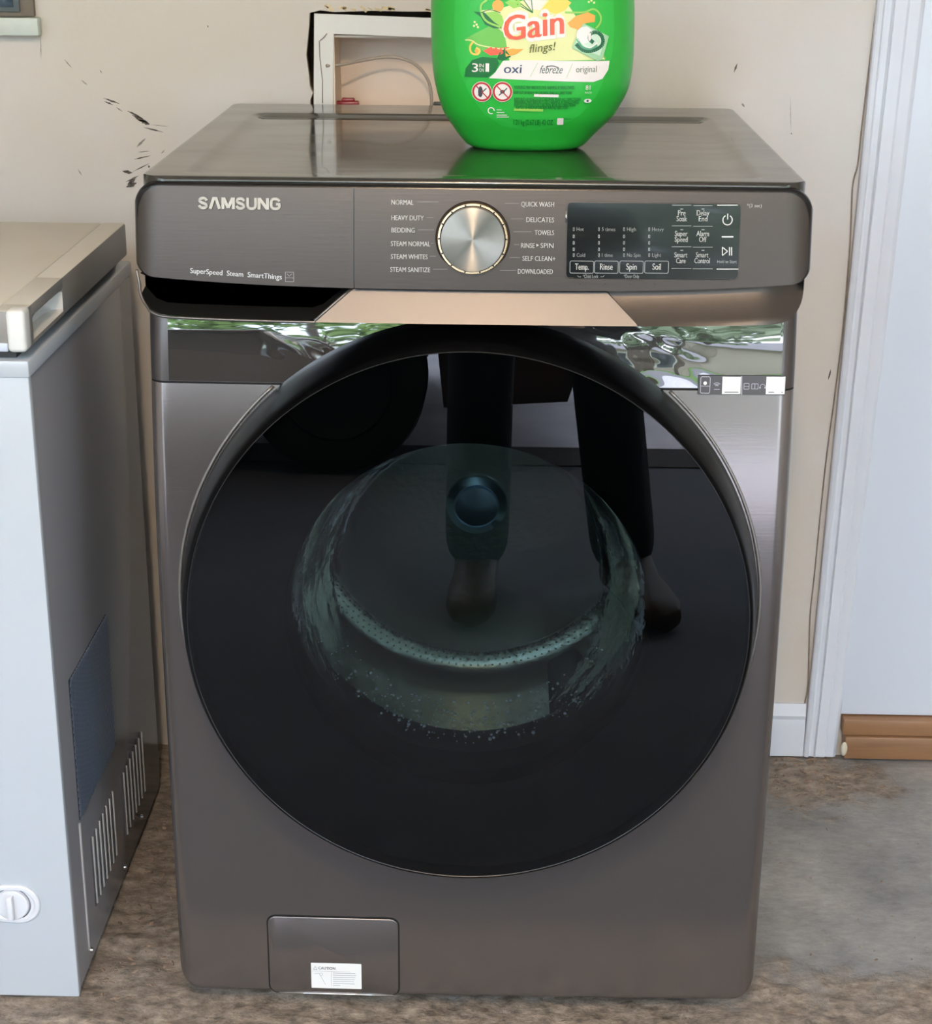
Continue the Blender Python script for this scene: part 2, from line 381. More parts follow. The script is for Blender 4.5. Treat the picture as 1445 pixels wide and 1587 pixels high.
m_floor = concrete('garage_concrete', S(132, 131, 130), S(172, 168, 163), S(164, 148, 132))
# garage floor: finely divided where the photograph shows it, worn into shallow pits
def floor_h(x, y):
    reg = max(0, min(1, (.16-y)/.16), min(1, (-.26-x)/.1), 1-math.hypot(x-.5, y-.6)/.16)
    n1 = noise.fractal(Vector((x*22, y*30, 3)), .9, 2.1, 5); n2 = noise.noise(Vector((x*7, y*7, 0)))
    return reg*(-.0035+.0045*n1+.0016*n2) + .0006*n1 - .001
FY0 = -.17
xs = [-2.6, -1.6, -1.0]+[-.72+.0062*i for i in range(250)]+[1.0, 1.6, 2.2]; ys = [-.17+.0062*i for i in range(137)]+[WY+.1]
V = [(x, y, floor_h(x, y) if -.75 < x < .85 and -.35 < y < .7 else -.001) for x in xs for y in ys]; ny = len(ys)
tag(mesh('floor', V, [(i*ny+j, (i+1)*ny+j, (i+1)*ny+j+1, i*ny+j+1) for i in range(len(xs)-1) for j in range(ny-1)], m_floor, None, True), kind='structure')
m_ceil = mat('ceiling_paint', S(205, 196, 180), .9)
tag(box('ceiling', -2.6, 2.2, -2.45, WY+.15, 2.45, 2.55, m_ceil), kind='structure')
tag(box('wall_left', -2.75, -2.6, -2.45, WY+.15, 0, 2.55, m_wall), kind='structure')
tag(box('wall_right', 2.2, 2.35, -2.45, WY+.15, 0, 2.55, m_wall), kind='structure')
bm = bmesh.new(); addbox(bm, -2.75, -2.35, -2.6, -2.45, 0, 2.55); addbox(bm, 1.95, 2.35, -2.6, -2.45, 0, 2.55); addbox(bm, -2.35, 1.95, -2.6, -2.45, 2.32, 2.55)
tag(frombm('wall_front', bm, m_wall, None, False), kind='structure')

# baseboard, casing, door and its oak sill on the right
def profile_strip(name, path_pts, prof, m, parent=None):
    """prof: list of (offset across, depth towards the room); path: two ends with x at given z"""
    (xa, za), (xb, zb), (xc, zc), (xd, zd) = path_pts   # left bottom, left top, right bottom, right top
    V, Fc = [], []
    for t, d in prof:
        V.append((xa+(xc-xa)*t, WY-d, za+(zc-za)*t)); V.append((xb+(xd-xb)*t, WY-d, zb+(zd-zb)*t))
    k = len(prof)
    for i in range(k-1): Fc.append((2*i, 2*i+2, 2*i+3, 2*i+1))
    Fc.append(tuple(2*i for i in range(k))); Fc.append(tuple(2*i+1 for i in range(k))[::-1])
    bm = bmesh.new(); bv = [bm.verts.new(v) for v in V]
    for f in Fc: bm.faces.new([bv[i] for i in f])
    return frombm(name, bm, m, parent, True, 20)
cas = [(0, 0), (0, .011), (.04, .013), (.12, .0145), (.17, .011), (.21, .0105), (.3, .012), (.34, .0155), (.38, .0125), (.62, .0135), (.68, .011), (.72, .012), (.9, .0125), (.96, .0105), (1, .008), (1, 0)]
tag(profile_strip('trim_1', ((.507, 0), (.533, 1.9), (.557, 0), (.606, 1.9)), cas, m_trim), kind='structure')
bb = [(0, 0), (0, .012), (.6, .012), (.72, .010), (.8, .012), (.9, .008), (.96, .006), (1, .004), (1, 0)]
def base(name, x0, x1):
    V, Fc = [], []
    for t, d in bb: V += [(x0, WY-d, t*.086), (x1, WY-d, t*.086)]
    k = len(bb); Fc = [(2*i, 2*i+1, 2*i+3, 2*i+2) for i in range(k-1)]+[tuple(2*i for i in range(k)), tuple(2*i+1 for i in range(k))[::-1]]
    bm = bmesh.new(); bv = [bm.verts.new(v) for v in V]
    for f in Fc: bm.faces.new([bv[i] for i in f])
    return tag(frombm(name, bm, m_trim, None, True, 20), kind='structure')
base('baseboard_back', -.1, .506)
# caulk bead, cracked, running up the left of the casing
pts = [(1248, 1165), (1247, 1098), (1253, 1060), (1256, 960), (1262, 900), (1276, 760), (1284, 690), (1296, 600), (1308, 500), (1318, 380), (1322, 290), (1330, 255), (1336, 200), (1348, 100), (1360, 0)]
q = []
for px, py in pts:
    x, z = onY(px, py, WY-.0015); q.append((x, WY-.0012, z))
tag(tube('trim_2', spline(q, 5), .0011, mat('cracked_caulk', S(140, 126, 116), .8, var=.3, vscale=60), None, 6), kind='structure')
door = box('door_1', .560, 1.35, WY-.006, WY+.03, .071, 2.03, m_doorw, None, .001); tag(door, kind='structure')
m_oak = mat('oak_sill', S(146, 108, 76), .4, bump=.15, bscale=40, bstretch=(.1, 1, 1), var=.22, vscale=30, vstretch=(.12, 1, 1.6))
sill = box('door_sill', .562, 1.35, WY-.022, WY+.02, .043, .069, m_oak, door, .002)
box('door_sill', .566, 1.35, WY-.026, WY+.02, .004, .0418, m_oak, door, .003)
bm = bmesh.new(); bmesh.ops.create_uvsphere(bm, u_segments=12, v_segments=8, radius=1)
for v in bm.verts: v.co = Vector((.565+v.co.x*.005, WY-.027+v.co.y*.003, .022+v.co.z*.012))
frombm('filler_blob', bm, mat('cream_filler', S(214, 206, 186), .6), door)
# second jamb at far right keeps the door framed
tag(profile_strip('trim_3', ((1.35, 0), (1.35, 2.03), (1.41, 0), (1.41, 2.03)), cas, m_trim), kind='structure')

# ---- window at the upper left
m_wframe = mat('brown_window_frame', S(112, 102, 90), .6, var=.2, vscale=20)
win = box('window_1', -1.15, -.6045, WY-.012, WY-.0005, 1.093, 1.62, m_wframe, None, .001); tag(win, kind='structure')
box('window_frame', -1.13, -.622, WY-.0165, WY-.012, 1.099, 1.60, mat('grey_sash', S(86, 96, 98), .5), win, .001)
box('pane', -1.12, -.630, WY-.0175, WY-.0165, 1.105, 1.59, mat('dark_pane', S(40, 54, 66), .12, spec=.7, bump=.35, bscale=26), win)
box('window_sill', -1.16, -.598, WY-.02, WY-.0005, 1.068, 1.0915, mat('pale_sill', S(196, 204, 196), .5, var=.06, vscale=30), win, .002)

# ---- washer outlet box in the opening
ob = empty('outlet_box', (-.1, WY, 1.0)); tag(ob, 'white plastic recessed washer hookup box in broken drywall opening behind the washer', 'utility box')
def loc(o, root):
    o.matrix_parent_inverse = Matrix.Translation(-Vector(root.location)); return o
def P_(o, root): o.parent = root; o.matrix_parent_inverse = Matrix.Translation(-Vector(root.location)); return o
bm = bmesh.new(); fx0, fx1, fz0, fz1 = -.2275, .005, .935, 1.0995; w = .0262; fy = WY-.0045
ix0, ix1, iz0, iz1 = fx0+w, fx1-w, fz0+w, fz1-w+.001
def fr(z): return z
for a in ((fx0, ix0, fz0, fz1), (ix1, fx1, fz0, fz1), (ix0, ix1, iz1, fz1), (ix0, ix1, fz0, iz0)):
    addbox(bm, a[0], a[1], fy, fy+.004, a[2], a[3])
bmesh.ops.transform(bm, matrix=Matrix.Translation((fx0, 0, fz1)) @ Matrix.Rotation(R(1.6), 4, 'Y') @ Matrix.Translation((-fx0, 0, -fz1)), verts=bm.verts)
P_(frombm('box_flange', bm, m_wplastic, None, False), ob)
bm = bmesh.new(); dp = .085
addbox(bm, ix0-.002, ix1+.002, WY+dp, WY+dp+.002, iz0, iz1+.002); addbox(bm, ix0-.003, ix0, WY-.002, WY+dp, iz0-.002, iz1); addbox(bm, ix1, ix1+.003, WY-.002, WY+dp, iz0-.002, iz1+.002)
addbox(bm, ix0, ix1, WY-.002, WY+dp, iz0-.003, iz0); addbox(bm, ix0, ix1, WY+.004, WY+dp, iz1-.006, iz1-.003)
P_(frombm('box_recess', bm, mat('box_white', S(226, 208, 190), .5), None, False), ob)
q = []
for px, py, y in [(506, 102, -.006), (530, 100, .01), (560, 94, .03), (600, 88, .04), (630, 93, .04), (650, 105, .04), (664, 125, .04), (669, 150, .04), (668, 175, .04), (664, 195, .04)]:
    x, z = onY(px, py, WY+y); q.append((x, WY+y, z))
P_(tube('hose', spline(q, 6), .0022, mat('grey_hose', S(172, 160, 146), .5)), ob)
m_red = mat('red_valve', S(140, 22, 34), .35)
x0, z0 = onY(521, 158, WY+.03); x1, _ = onY(557, 158, WY+.03)
bm = bmesh.new(); addbox(bm, x0, x1, WY+.02, WY+.035, z0-.006, z0+.002, .002); addbox(bm, x0+.008, x1-.006, WY+.022, WY+.033, z0, z0+.006, .002)
bmesh.ops.create_cone(bm, cap_ends=True, segments=14, radius1=.006, radius2=.006, depth=.05, matrix=Matrix.Translation(((x0+x1)/2, WY+.028, z0-.028)))
v_ = P_(frombm('red_valve_handle', bm, m_red, None), ob); tag(v_, 'red valve handle')
x0, z0 = onY(672, 160, WY+.03); x1, _ = onY(688, 160, WY+.03)
bm = bmesh.new(); addbox(bm, x0, x1+.006, WY+.02, WY+.035, z0-.004, z0+.002, .0015)
bmesh.ops.create_cone(bm, cap_ends=True, segments=14, radius1=.006, radius2=.006, depth=.05, matrix=Matrix.Translation(((x0+x1)/2, WY+.028, z0-.028)))
tag(P_(frombm('valve_handle', bm, m_black, None), ob), 'black valve handle')
q = []
for px, py in [(507, 52), (502, 58), (495, 64), (496, 90), (500, 125), (500, 160)]:
    x, z = onY(px, py, fy-.0002); q.append((x, fy-.0004, z))
tag(P_(tube('cracked_seam', q, [.0007, .0011, .0009, .0008, .0007, .0007], mat('seam_grey', S(160, 150, 144), .8), None, 6), ob), kind=None)

# ================================================================== WASHER
wash = empty('washing_machine', (0, .3, 0)); tag(wash, 'dark bronze front-load washing machine with big round black glass door', 'washing machine')
def wp(o, p=None):
    if p is None: o.parent = wash; o.matrix_parent_inverse = Matrix.Translation(-Vector(wash.location))
    else: o.parent = p; o.matrix_parent_inverse = p.matrix_world.inverted() if False else Matrix.Identity(4)
    return o
def kid(o, p):   # sub-part of a part whose own transform in world is that of its root only
    o.parent = p; return o
T = math.tan
# --- profile of the front, y as a function of height; tilt in degrees towards the sky
TILT = [(.0, -.5), (.2, 0), (.40, .3), (.5, 1.2), (.60, 3.2), (.68, 6), (.73, 8.5), (.764, 10), (.7641, 5.5), (.785, 7.0), (.805, 9), (.83, 12.5), (.85, 14)]
def interp(tab, z):
    if z <= tab[0][0]: return tab[0][1]
    for (a, b), (c, d) in zip(tab, tab[1:]):
        if z <= c: return b+(d-b)*(z-a)/(c-a)
    return tab[-1][1]
N_ = 1000; YB = [0]*(N_+1)
for i in range(1, N_+1): YB[i] = YB[i-1]+T(R(interp(TILT, (i-.5)*.9/N_)))*.9/N_
y045 = YB[int(.45/.9*N_)]
def yprof(z):
    t = min(max(z, 0), .899)/.9*N_; i = int(t); f_ = t-i
    return .014-y045+YB[i]*(1-f_)+YB[i+1]*f_
def yedge(x, w=.3425, r=.018, d=.017):
    a = (abs(x)-(w-r))/r
    return 0 if a <= 0 else d*(1-math.sqrt(max(0, 1-min(a, 1)**2)))
def ybody(x, z): return yprof(z)+yedge(x)+.004*(x/.34)**2
BW = .3425; DC = (0, .525); DR = .313
def zlo(x):
    a = abs(x)-(BW-.03); return .018 if a <= 0 else .018+.03-math.sqrt(max(0, .03**2-a*a))
indoor = lambda x, z: math.hypot(x-DC[0], z-DC[1]) < .304
xs = dense(-BW, BW, 190, .034, 14); vv = [i/230 for i in range(231)]
bot = lambda x, z: ybody(x, z)+(.006*(1-math.sqrt(max(0, 1-min(1, (max(0, .006-(z-zlo(x)))/.006))**2))))
body = wp(colgrid('front_panel', xs, zlo, lambda x: .7635, vv, bot, m_steel, None, indoor, .097))
band = wp(colgrid('upper_band', xs, lambda x: .7655, lambda x: .868, [i/36 for i in range(37)], ybody, m_band, None, indoor, .097))
# dark seam between the two
colgrid('panel_seam', dense(-BW+.001, BW-.001, 40, .034, 10), lambda x: .763, lambda x: .766, [0, 1], lambda x, z: ybody(x, z)+.002, m_hole, None, indoor).parent = None
wp(bpy.data.objects['panel_seam'])
# plastic film still on the band
def yfilm(x, z):
    b = ybody(x, z)-.0007
    wr = max(0, min(1, (x-.10)/.06))*max(0, min(1, (.275-x)/.05))*max(0, min(1, (.835-z)/.02))
    wl = max(0, min(1, (-.02-x)/.04))*max(0, min(1, (x+.26)/.05))*max(0, min(1, (.835-z)/.03))*.35
    n_ = noise.fractal(Vector((x*34+z*20, z*60, 1.3)), 1.0, 2.0, 1)
    s_ = noise.noise(Vector((x*18, z*35, 8)))
    return b-(.00042*(wr+wl)*(n_+.35) + .00008*s_)
fx = [-.3205+.6465*i/420 for i in range(421)]
film = wp(colgrid('protective_film', fx, lambda x: .7665, lambda x: .866, [i/80 for i in range(81)], yfilm, m_film, None, indoor))
tag(film, 'glossy clear protective film still on the band')

# --- side cabinet, lid, feet
bm = bmesh.new(); addbox(bm, -.3405, .3405, .095, .640, .022, .966, .004)
bmesh.ops.delete(bm, geom=[f for f in bm.faces if f.calc_center_median().y < .1 and f.normal.y < -.9], context='FACES')
wp(frombm('cabinet', bm, mat('cabinet_grey', S(96, 92, 90), .3, .4), None))
bm = bmesh.new(); q4 = ((-.337, -.31, .03, .966), (.31, .337, .03, .966), (-.31, .31, .03, .20), (-.31, .31, .845, .966))
for a_ in q4: addbox(bm, a_[0], a_[1], .088, .094, a_[2], a_[3])
wp(frombm('front_brace', bm, m_black, None))
for x in (-.29, .29):
    for y in (.1, .59):
        bm = bmesh.new(); bmesh.ops.create_cone(bm, cap_ends=True, segments=20, radius1=.022, radius2=.016, depth=.026, matrix=Matrix.Translation((x, y, .0105))); wp(frombm('foot', bm, m_black, None))
wp(box('base_tray', -.30, .30, .07, .62, .012, .03, m_black, None, .003))
# lid: rounded slab with a shallow recessed field
def lid():
    x1, y0, y1, zt = .338, .0245, .652, .984
    lx = dense(-x1, x1, 60, .05, 16); V, Fc = [], []; ys = dense(y0, y1, 56, .06, 16); r = .028
    for x in lx:
        a = abs(x)-(x1-r); yy0 = y0 + (r-math.sqrt(max(0, r*r-a*a)) if a > 0 else 0); yy1 = y1-(r-math.sqrt(max(0, r*r-a*a)) if a > 0 else 0)
        for y in ys:
            t = (y-y0)/(y1-y0); y_ = yy0+(yy1-yy0)*t
            d = min(x1-abs(x), y_-y0, y1-y_)
            e = .005; z = zt-(e-math.sqrt(max(0, e*e-max(0, e-d)**2)))
            q_ = min(x1-.044-abs(x), y_-(y0+.026), (y1-.118)-y_); k = max(0, min(1, q_/.012)); z -= .0035*k*k*(3-2*k)
            sl = max(0, min(1, min(.285-abs(x), y_-.522, .545-y_)/.006)); z -= .004*sl
            V.append((x, y_, z))
    n = len(ys); nx = len(lx)
    for i in range(nx-1):
        for j in range(n-1): Fc.append((i*n+j, (i+1)*n+j, (i+1)*n+j+1, i*n+j+1))
    loop = [i*n for i in range(nx)]+[(nx-1)*n+j for j in range(1, n)]+[i*n+n-1 for i in range(nx-2, -1, -1)]+[j for j in range(n-2, 0, -1)]
    b0 = len(V)
    for k in loop: V.append((V[k][0], V[k][1], .967))
    for k in range(len(loop)): Fc.append((loop[k], b0+k, b0+(k+1) % len(loop), loop[(k+1) % len(loop)]))
    return mesh('lid', V, Fc, m_lid, None, True)
wp(lid())

# --- control console
CW = .3445; CB = .876; CT = .9795
def ycon(x, z):
    dz = z-CB; return T(R(6))*dz+(T(R(13))-T(R(6)))*dz*dz/(2*.108)+yedge(x, CW, .03, .016)*.9+.004*(x/.34)**2
def czlo(x):
    b = CB+.010*(abs(x)/CW)**3; a = abs(x)-(CW-.016); return b if a <= 0 else b+.016-math.sqrt(max(0, .016**2-a*a))
def czhi(x):
    a = abs(x)-(CW-.028); return CT if a <= 0 else CT-.028+math.sqrt(max(0, .028**2-a*a))
def inset(f, s): return f
cxs = dense(-CW, CW, 120, .03, 16)
def yrim(x, z):
    d = min(CW-abs(x), z-czlo(x), czhi(x)-z); return ycon(x, z)+.0045*(1-math.sqrt(max(0, 1-(1-min(1, d/.0045))**2)))
vz = [.0, .01, .02, .035, .05]+[.05+.9*i/16 for i in range(1, 17)]+[.965, .98, .99, 1]
con = wp(colgrid('console_bezel', cxs, czlo, czhi, vz, lambda x, z: yrim(x, z)+.0012, m_bezel, None, None, .05))
k_ = .0042
def face(name, xa, xb, m):
    fxs = dense(-CW+k_, CW-k_, 140, .028, 18); sel = [xa]+[x for x in fxs if xa < x < xb]+[xb]
    sq = lambda f, s: (lambda x: f(min(max(x*CW/(CW-k_), -CW), CW))+s*k_)
    zl = lambda x: czlo(x*CW/(CW-k_))+.0006; zh = lambda x: czhi(x*CW/(CW-k_))-k_
    return wp(colgrid(name, sel, zl, zh, [i/24 for i in range(25)], lambda x, z: ycon(x, z)-.0004, m, None, None, .02))
face('detergent_drawer', -CW+k_, -.1192, m_console); face('control_panel', -.1184, CW-k_, m_console)
wp(box('console_back', -.335, .335, .045, .097, .868, .968, m_black, None))

CON = lambda x, z: ycon(x, z)-.0004
conpt = lambda x, z, o: (x, ycon(x, z)-.0004-o, z)
def C_(px, py): return onY(px, py, CON)
m_ink = mat('pale_grey_print', S(205, 202, 196), .5); m_inkd = mat('dim_print', S(150, 146, 142), .5); m_inkw = mat('white_print', S(225, 225, 222), .5)
m_logo = mat('brushed_letters', S(138, 128, 116), .35, .9)
# raised maker lettering
pr = Print(conpt); pr.off = .0012
x0, z0 = C_(308, 323); x1, z1 = C_(436, 325)
def logo(x0, z0, L, h, w):
    """seven wide sans capitals drawn as strokes"""
    cw = [.118, .142, .158, .118, .126, .134, .134]; gap = (1-sum(cw))/6; u = 0
    def st(P, ww=w): pr.pline([(x0+L*(u+c*a), z0+h*b) for a, b in P], ww, m_logo)
    def stx(P): pr.pline([(x0+L*(u+c*v.x), z0+h*v.y) for v in spline([(a, b, 0) for a, b in P], 6)], w*.92, m_logo)
    for i, ch in enumerate('SAMSUNG'):
        c = cw[i]
        if ch == 'S': stx([(.86, .70), (.74, .87), (.48, .92), (.2, .84), (.14, .68), (.34, .54), (.66, .44), (.86, .30), (.78, .13), (.50, .07), (.22, .12), (.10, .30)])
        if ch == 'A': st([(.10, 0), (.42, .98)]); st([(.58, .98), (.90, 0)]); st([(.36, .93), (.64, .93)], w*.7)
        if ch == 'M': st([(.10, 0), (.10, 1)]); st([(.90, 0), (.90, 1)]); st([(.16, .96), (.5, .1)]); st([(.84, .96), (.5, .1)])
        if ch == 'U': stx([(.12, 1), (.12, .7), (.12, .34), (.22, .12), (.5, .06), (.78, .12), (.88, .34), (.88, .7), (.88, 1)])
        if ch == 'N': st([(.12, 0), (.12, 1)]); st([(.88, 0), (.88, 1)]); st([(.14, .95), (.86, .05)])
        if ch == 'G': stx([(.86, .72), (.74, .88), (.48, .93), (.2, .84), (.11, .5), (.2, .16), (.5, .07), (.8, .15), (.88, .4), (.88, .46)]); st([(.56, .47), (.95, .47)], w*.8)
        u += c+gap
logo(x0, z0, x1-x0, .0112, .0030)
lg = wp(pr.build('logo_lettering', None))
sol = lg.modifiers.new('s', 'SOLIDIFY'); sol.thickness = .0014; sol.offset = 0
tag(lg, 'raised silver letters SAMSUNG')
pr = Print(conpt)
x0, z0 = C_(295, 423); x1, z1 = C_(437, 433)
def flush(nm):
    global pr
    wp(pr.build(nm, None)); pr = Print(conpt)
import math as _m
rt_ = math.degrees(math.atan2(z1-z0, x1-x0))
pr.text('SuperSpeed  Steam  SmartThings', x0, z0, .0052, m_inkw, width=(x1-x0), bold=.02, rot=rt_)
a = C_(442, 421); b = C_(456, 437); pr.frame(a[0], b[0], b[1], a[1], .0006, .0006, m_inkd); pr.line(a[0], (a[1]+b[1])/2-.001, b[0], (a[1]+b[1])/2-.001, .0005, m_inkd)
pr.pline([(a[0]+.002, a[1]-.002), (a[0]+.004, a[1]-.0045), (b[0]-.002, a[1]-.002)], .0005, m_inkd)
flush('slogan_print')
left = [('NORMAL', 607, 641, 317, 647, 680), ('HEAVY DUTY', 607, 657, 341, 661, 672), ('BEDDING', 607, 643, 360, 648, 673), ('STEAM NORMAL', 606, 667, 381, 668, 672), ('STEAM WHITES', 606, 663, 401, 666, 676), ('STEAM SANITIZE', 605, 667, 421, 671, 694)]
for t, a, b, y, l0, l1 in left:
    p = C_(a, y); q_ = C_(b, y); pr.text(t, p[0], p[1], .0048, m_ink, width=q_[0]-p[0], bold=.012)
    p = C_(l0, y-4); q_ = C_(l1, y-4); pr.line(*p, *q_, .00035, m_inkd); flush('program_name')
right = [('QUICK WASH', 808, 859, 320, 783, 805), ('DELICATES', 816, 859, 344, 792, 812), ('TOWELS', 829, 859, 364, 796, 824), ('RINSE \u25b8 SPIN', 808, 858, 384, 797, 805), ('SELF CLEAN+', 810, 861, 404, 790, 806), ('DOWNLOADED', 803, 857, 424, 775, 800)]
for t, a, b, y, l0, l1 in right:
    p = C_(a, y); q_ = C_(b, y)
    if 'RINSE' in t:
        m1 = C_(829, y); m2 = C_(838, y); pr.text('RINSE', p[0], p[1], .0048, m_ink, width=m1[0]-p[0], bold=.012); pr.text('SPIN', m2[0], m2[1], .0048, m_ink, width=q_[0]-m2[0], bold=.012)
        c = C_(833.5, y-4); pr.poly([(c[0]-.0012, c[1]+.0015), (c[0]-.0012, c[1]-.0015), (c[0]+.0014, c[1])], m_ink)
    else: pr.text(t, p[0], p[1], .0048, m_ink, width=q_[0]-p[0], bold=.012)
    p = C_(l0, y-5); q_ = C_(l1, y-5); pr.line(*p, *q_, .00035, m_inkd); flush('program_name')
p = C_(1158, 321); pr.text('*(3 sec)', p[0], p[1], .0034, m_ink, width=C_(1181, 321)[0]-p[0], bold=.01); flush('footnote')
for px in (899, 938, 977, 1015): p = C_(px, 440); pr.disc(p[0], p[1], .0006, m_black); flush('pin_hole')

# display window
a = C_(880, 311); b = C_(1148, 319); c = C_(1146, 430); d = C_(880, 434)
dx0, dx1, dz0, dz1 = a[0], b[0], (c[1]+d[1])/2, (a[1]+b[1])/2
A = rrp(dx0, dx1, dz0, dz1, .0035)
pr = Print(lambda x, z, o: (x, ycon(x, z)-.0009-o, z)); pr.poly(A, mat('display_glass', S(18, 20, 19), .16, coat=.3), .005); disp = wp(pr.build('display', None)); tag(disp, 'black touch display with white legends')
tube_pts = [(x, ycon(x, z)-.0008, z) for x, z in A]
wp(tube('display_rim', tube_pts, .0006, mat('display_edge', S(90, 84, 78), .3, .6), None, 6, True))
dpt = lambda x, z, o: (x, ycon(x, z)-.0012-o, z); pr = Print(dpt); DS = lambda x, z: ycon(x, z)-.0016
def D_(px, py): return onY(px, py, DS)
m_dk = mat('display_grey_print', S(150, 152, 148), .5)
for cx, t1, w1, t2, w2, bt in ((892, 'Hot', 11, 'Cold', 13, 'Temp.'), (931, '5 times', 21, '1 time', 17, 'Rinse'), (970, 'High', 14, 'No Spin', 21, 'Spin'), (1009, 'Heavy', 18, 'Light', 14, 'Soil')):
    bx = cx-4
    for yy, t, w_ in ((358, t1, w1), (398, t2, w2)):
        p = D_(cx+2, yy); pr.text(t, p[0], p[1], .0036, m_dk, width=D_(cx+2+w_, yy)[0]-p[0], bold=.012)
        p = D_(cx-2.5, yy); pr.frame(p[0]-.0008, p[0]+.0008, p[1], p[1]+.0034, .0003, .0004, m_dk)
    for yy in (368, 378, 388): p = D_(cx-2.5, yy); pr.frame(p[0]-.0009, p[0]+.0009, p[1]-.0005, p[1]+.0026, .0003, .0005, m_dk)
for i, (t, x) in enumerate((('Temp.', 902), ('Rinse', 940), ('Spin', 979), ('Soil', 1018))):
    a = D_(x-18.5, 404); b = D_(x+18.5, 424); pr.frame(a[0], b[0], b[1], a[1], .0018, .0006, m_dk); p = D_(x, 418); pr.text(t, p[0], p[1], .0062, m_ink, align='C', bold=.015, width={'Temp.': .0135, 'Rinse': .0125, 'Spin': .0105, 'Soil': .0085}[t])
p = D_(911, 431); pr.text('*Child Lock', p[0]+.003, p[1], .0036, m_dk, align='C', width=.0155); pr.pline([D_(895, 427), D_(897, 429), D_(901, 429)], .0004, m_dk); pr.pline([D_(937, 427), D_(935, 429), D_(931, 429)], .0004, m_dk)
p = D_(979, 431); pr.text('*Door Only', p[0], p[1], .0036, m_dk, align='C', width=.0155)
for x in (1057, 1090):
    for y in (318, 350, 382.5, 416): pr.line(*D_(x-15+(y-318)*-.01, y+(x-1057)*.02), *D_(x+15, y+(x-1057)*.02), .0005, m_dk)
    for y in (324, 356, 388): p = D_(x, y); pr.line(p[0]-.0014, p[1], p[0]+.0014, p[1], .0008, m_dk)
for x, y, s1, s2, w1, w2 in ((1057, 334, 'Pre', 'Soak', .0075, .0105), (1090, 334, 'Delay', 'End', .0125, .0085), (1056, 366, 'Super', 'Speed', .0125, .0128), (1089.5, 366, 'Alarm', 'Off', .0125, .0075), (1055.5, 399, 'Smart', 'Care', .013, .0095), (1088.5, 399, 'Smart', 'Control', .0125, .0155)):
    p = D_(x, y); pr.text(s1, p[0], p[1], .0052, m_ink, align='C', width=w1, bold=.012); p = D_(x, y+9); pr.text(s2, p[0], p[1], .0052, m_ink, align='C', width=w2, bold=.012)
for y, w_ in ((318, 16), (417, 17)): pr.line(*D_(1128-w_, y), *D_(1128+w_, y), .0008, m_ink)
pr.line(*D_(1119, 367), *D_(1137, 367), .0012, m_inkw)
p = D_(1128, 341); pr.ring(p[0], p[1], .0042, .0052, m_ink, 118, 422); pr.line(p[0], p[1]+.0006, p[0], p[1]+.0062, .001, m_ink)
a = D_(1120, 383); b = D_(1120, 396); c = D_(1128, 389.5); pr.pline([a, b, c, a], .0009, m_ink)
for x in (1131, 1134.2): pr.line(*D_(x, 383), *D_(x, 396), .0011, m_ink)
p = D_(1127, 408); pr.text('Hold to Start', p[0], p[1], .0032, m_dk, align='C', width=.0195)
dp_ = wp(pr.build('display_print', None))
a = D_(878.6, 326); b = D_(878.6, 345); wp(tube('display_glint', [(a[0]-.0005, ycon(*a)-.001, a[1]), (b[0]-.0005, ycon(*b)-.001, b[1])], .0008, m_chrome))

# program dial
kx, kz = C_(733, 370); ky = ycon(kx, kz); tl = 5
dm = empty('program_dial', (kx, ky, kz)); dm.parent = wash; dm.matrix_parent_inverse = Matrix.Translation(-Vector(wash.location)); dm.rotation_euler = (R(-tl), 0, 0)
def dk(o): o.parent = dm; return o
o = dk(lathe('dial_base', [(.0, .004), (.0372, .004), (.0378, -.0005), (.0372, -.0016), (.0362, -.002), (.0352, -.0008), (.033, 0), (0, 0)], 72, mat('dial_base_dark', S(60, 52, 46), .3, .6), None, (0, 0, 0)))
o = dk(lathe('dial_ring', [(.0352, .0), (.0357, -.0035), (.0350, -.0045), (.0332, -.0045), (.0325, -.002), (.0325, .0)], 72, mat('dial_ring_champagne', S(218, 190, 150), .22, .9), None, (0, 0, 0)))
m_dial = bpy.data.materials.new('spun_brushed_metal'); m_dial.use_nodes = True; n = m_dial.node_tree; p = n.nodes['Principled BSDF']
p.inputs['Base Color'].default_value = S(150, 144, 134); p.inputs['Metallic'].default_value = 1; p.inputs['Roughness'].default_value = .37; p.inputs['Anisotropic'].default_value = .96; p.inputs['Anisotropic Rotation'].default_value = .25
tg = n.nodes.new('ShaderNodeTangent'); tg.direction_type = 'RADIAL'; tg.axis = 'Y'; n.links.new(tg.outputs[0], p.inputs['Tangent'])
tcx = n.nodes.new('ShaderNodeTexCoord'); sx = n.nodes.new('ShaderNodeSeparateXYZ'); n.links.new(tcx.outputs['Object'], sx.inputs[0])
vl = n.nodes.new('ShaderNodeVectorMath'); vl.operation = 'LENGTH'; n.links.new(tcx.outputs['Object'], vl.inputs[0])
nn_ = n.nodes.new('ShaderNodeTexNoise'); nn_.noise_dimensions = '1D'; nn_.inputs['Scale'].default_value = 2500; n.links.new(vl.outputs['Value'], nn_.inputs['W'])
bb_ = n.nodes.new('ShaderNodeBump'); bb_.inputs['Strength'].default_value = .12; bb_.inputs['Distance'].default_value = .0003; n.links.new(nn_.outputs['Fac'], bb_.inputs['Height']); n.links.new(bb_.outputs[0], p.inputs['Normal'])
o = dk(lathe('dial_face', [(.0322, -.002), (.0322, -.0125), (.0316, -.0135), (.0305, -.0137), (.02, -.01375), (.01, -.01378), (.0001, -.0138)], 96, m_dial, None, (0, 0, 0)))
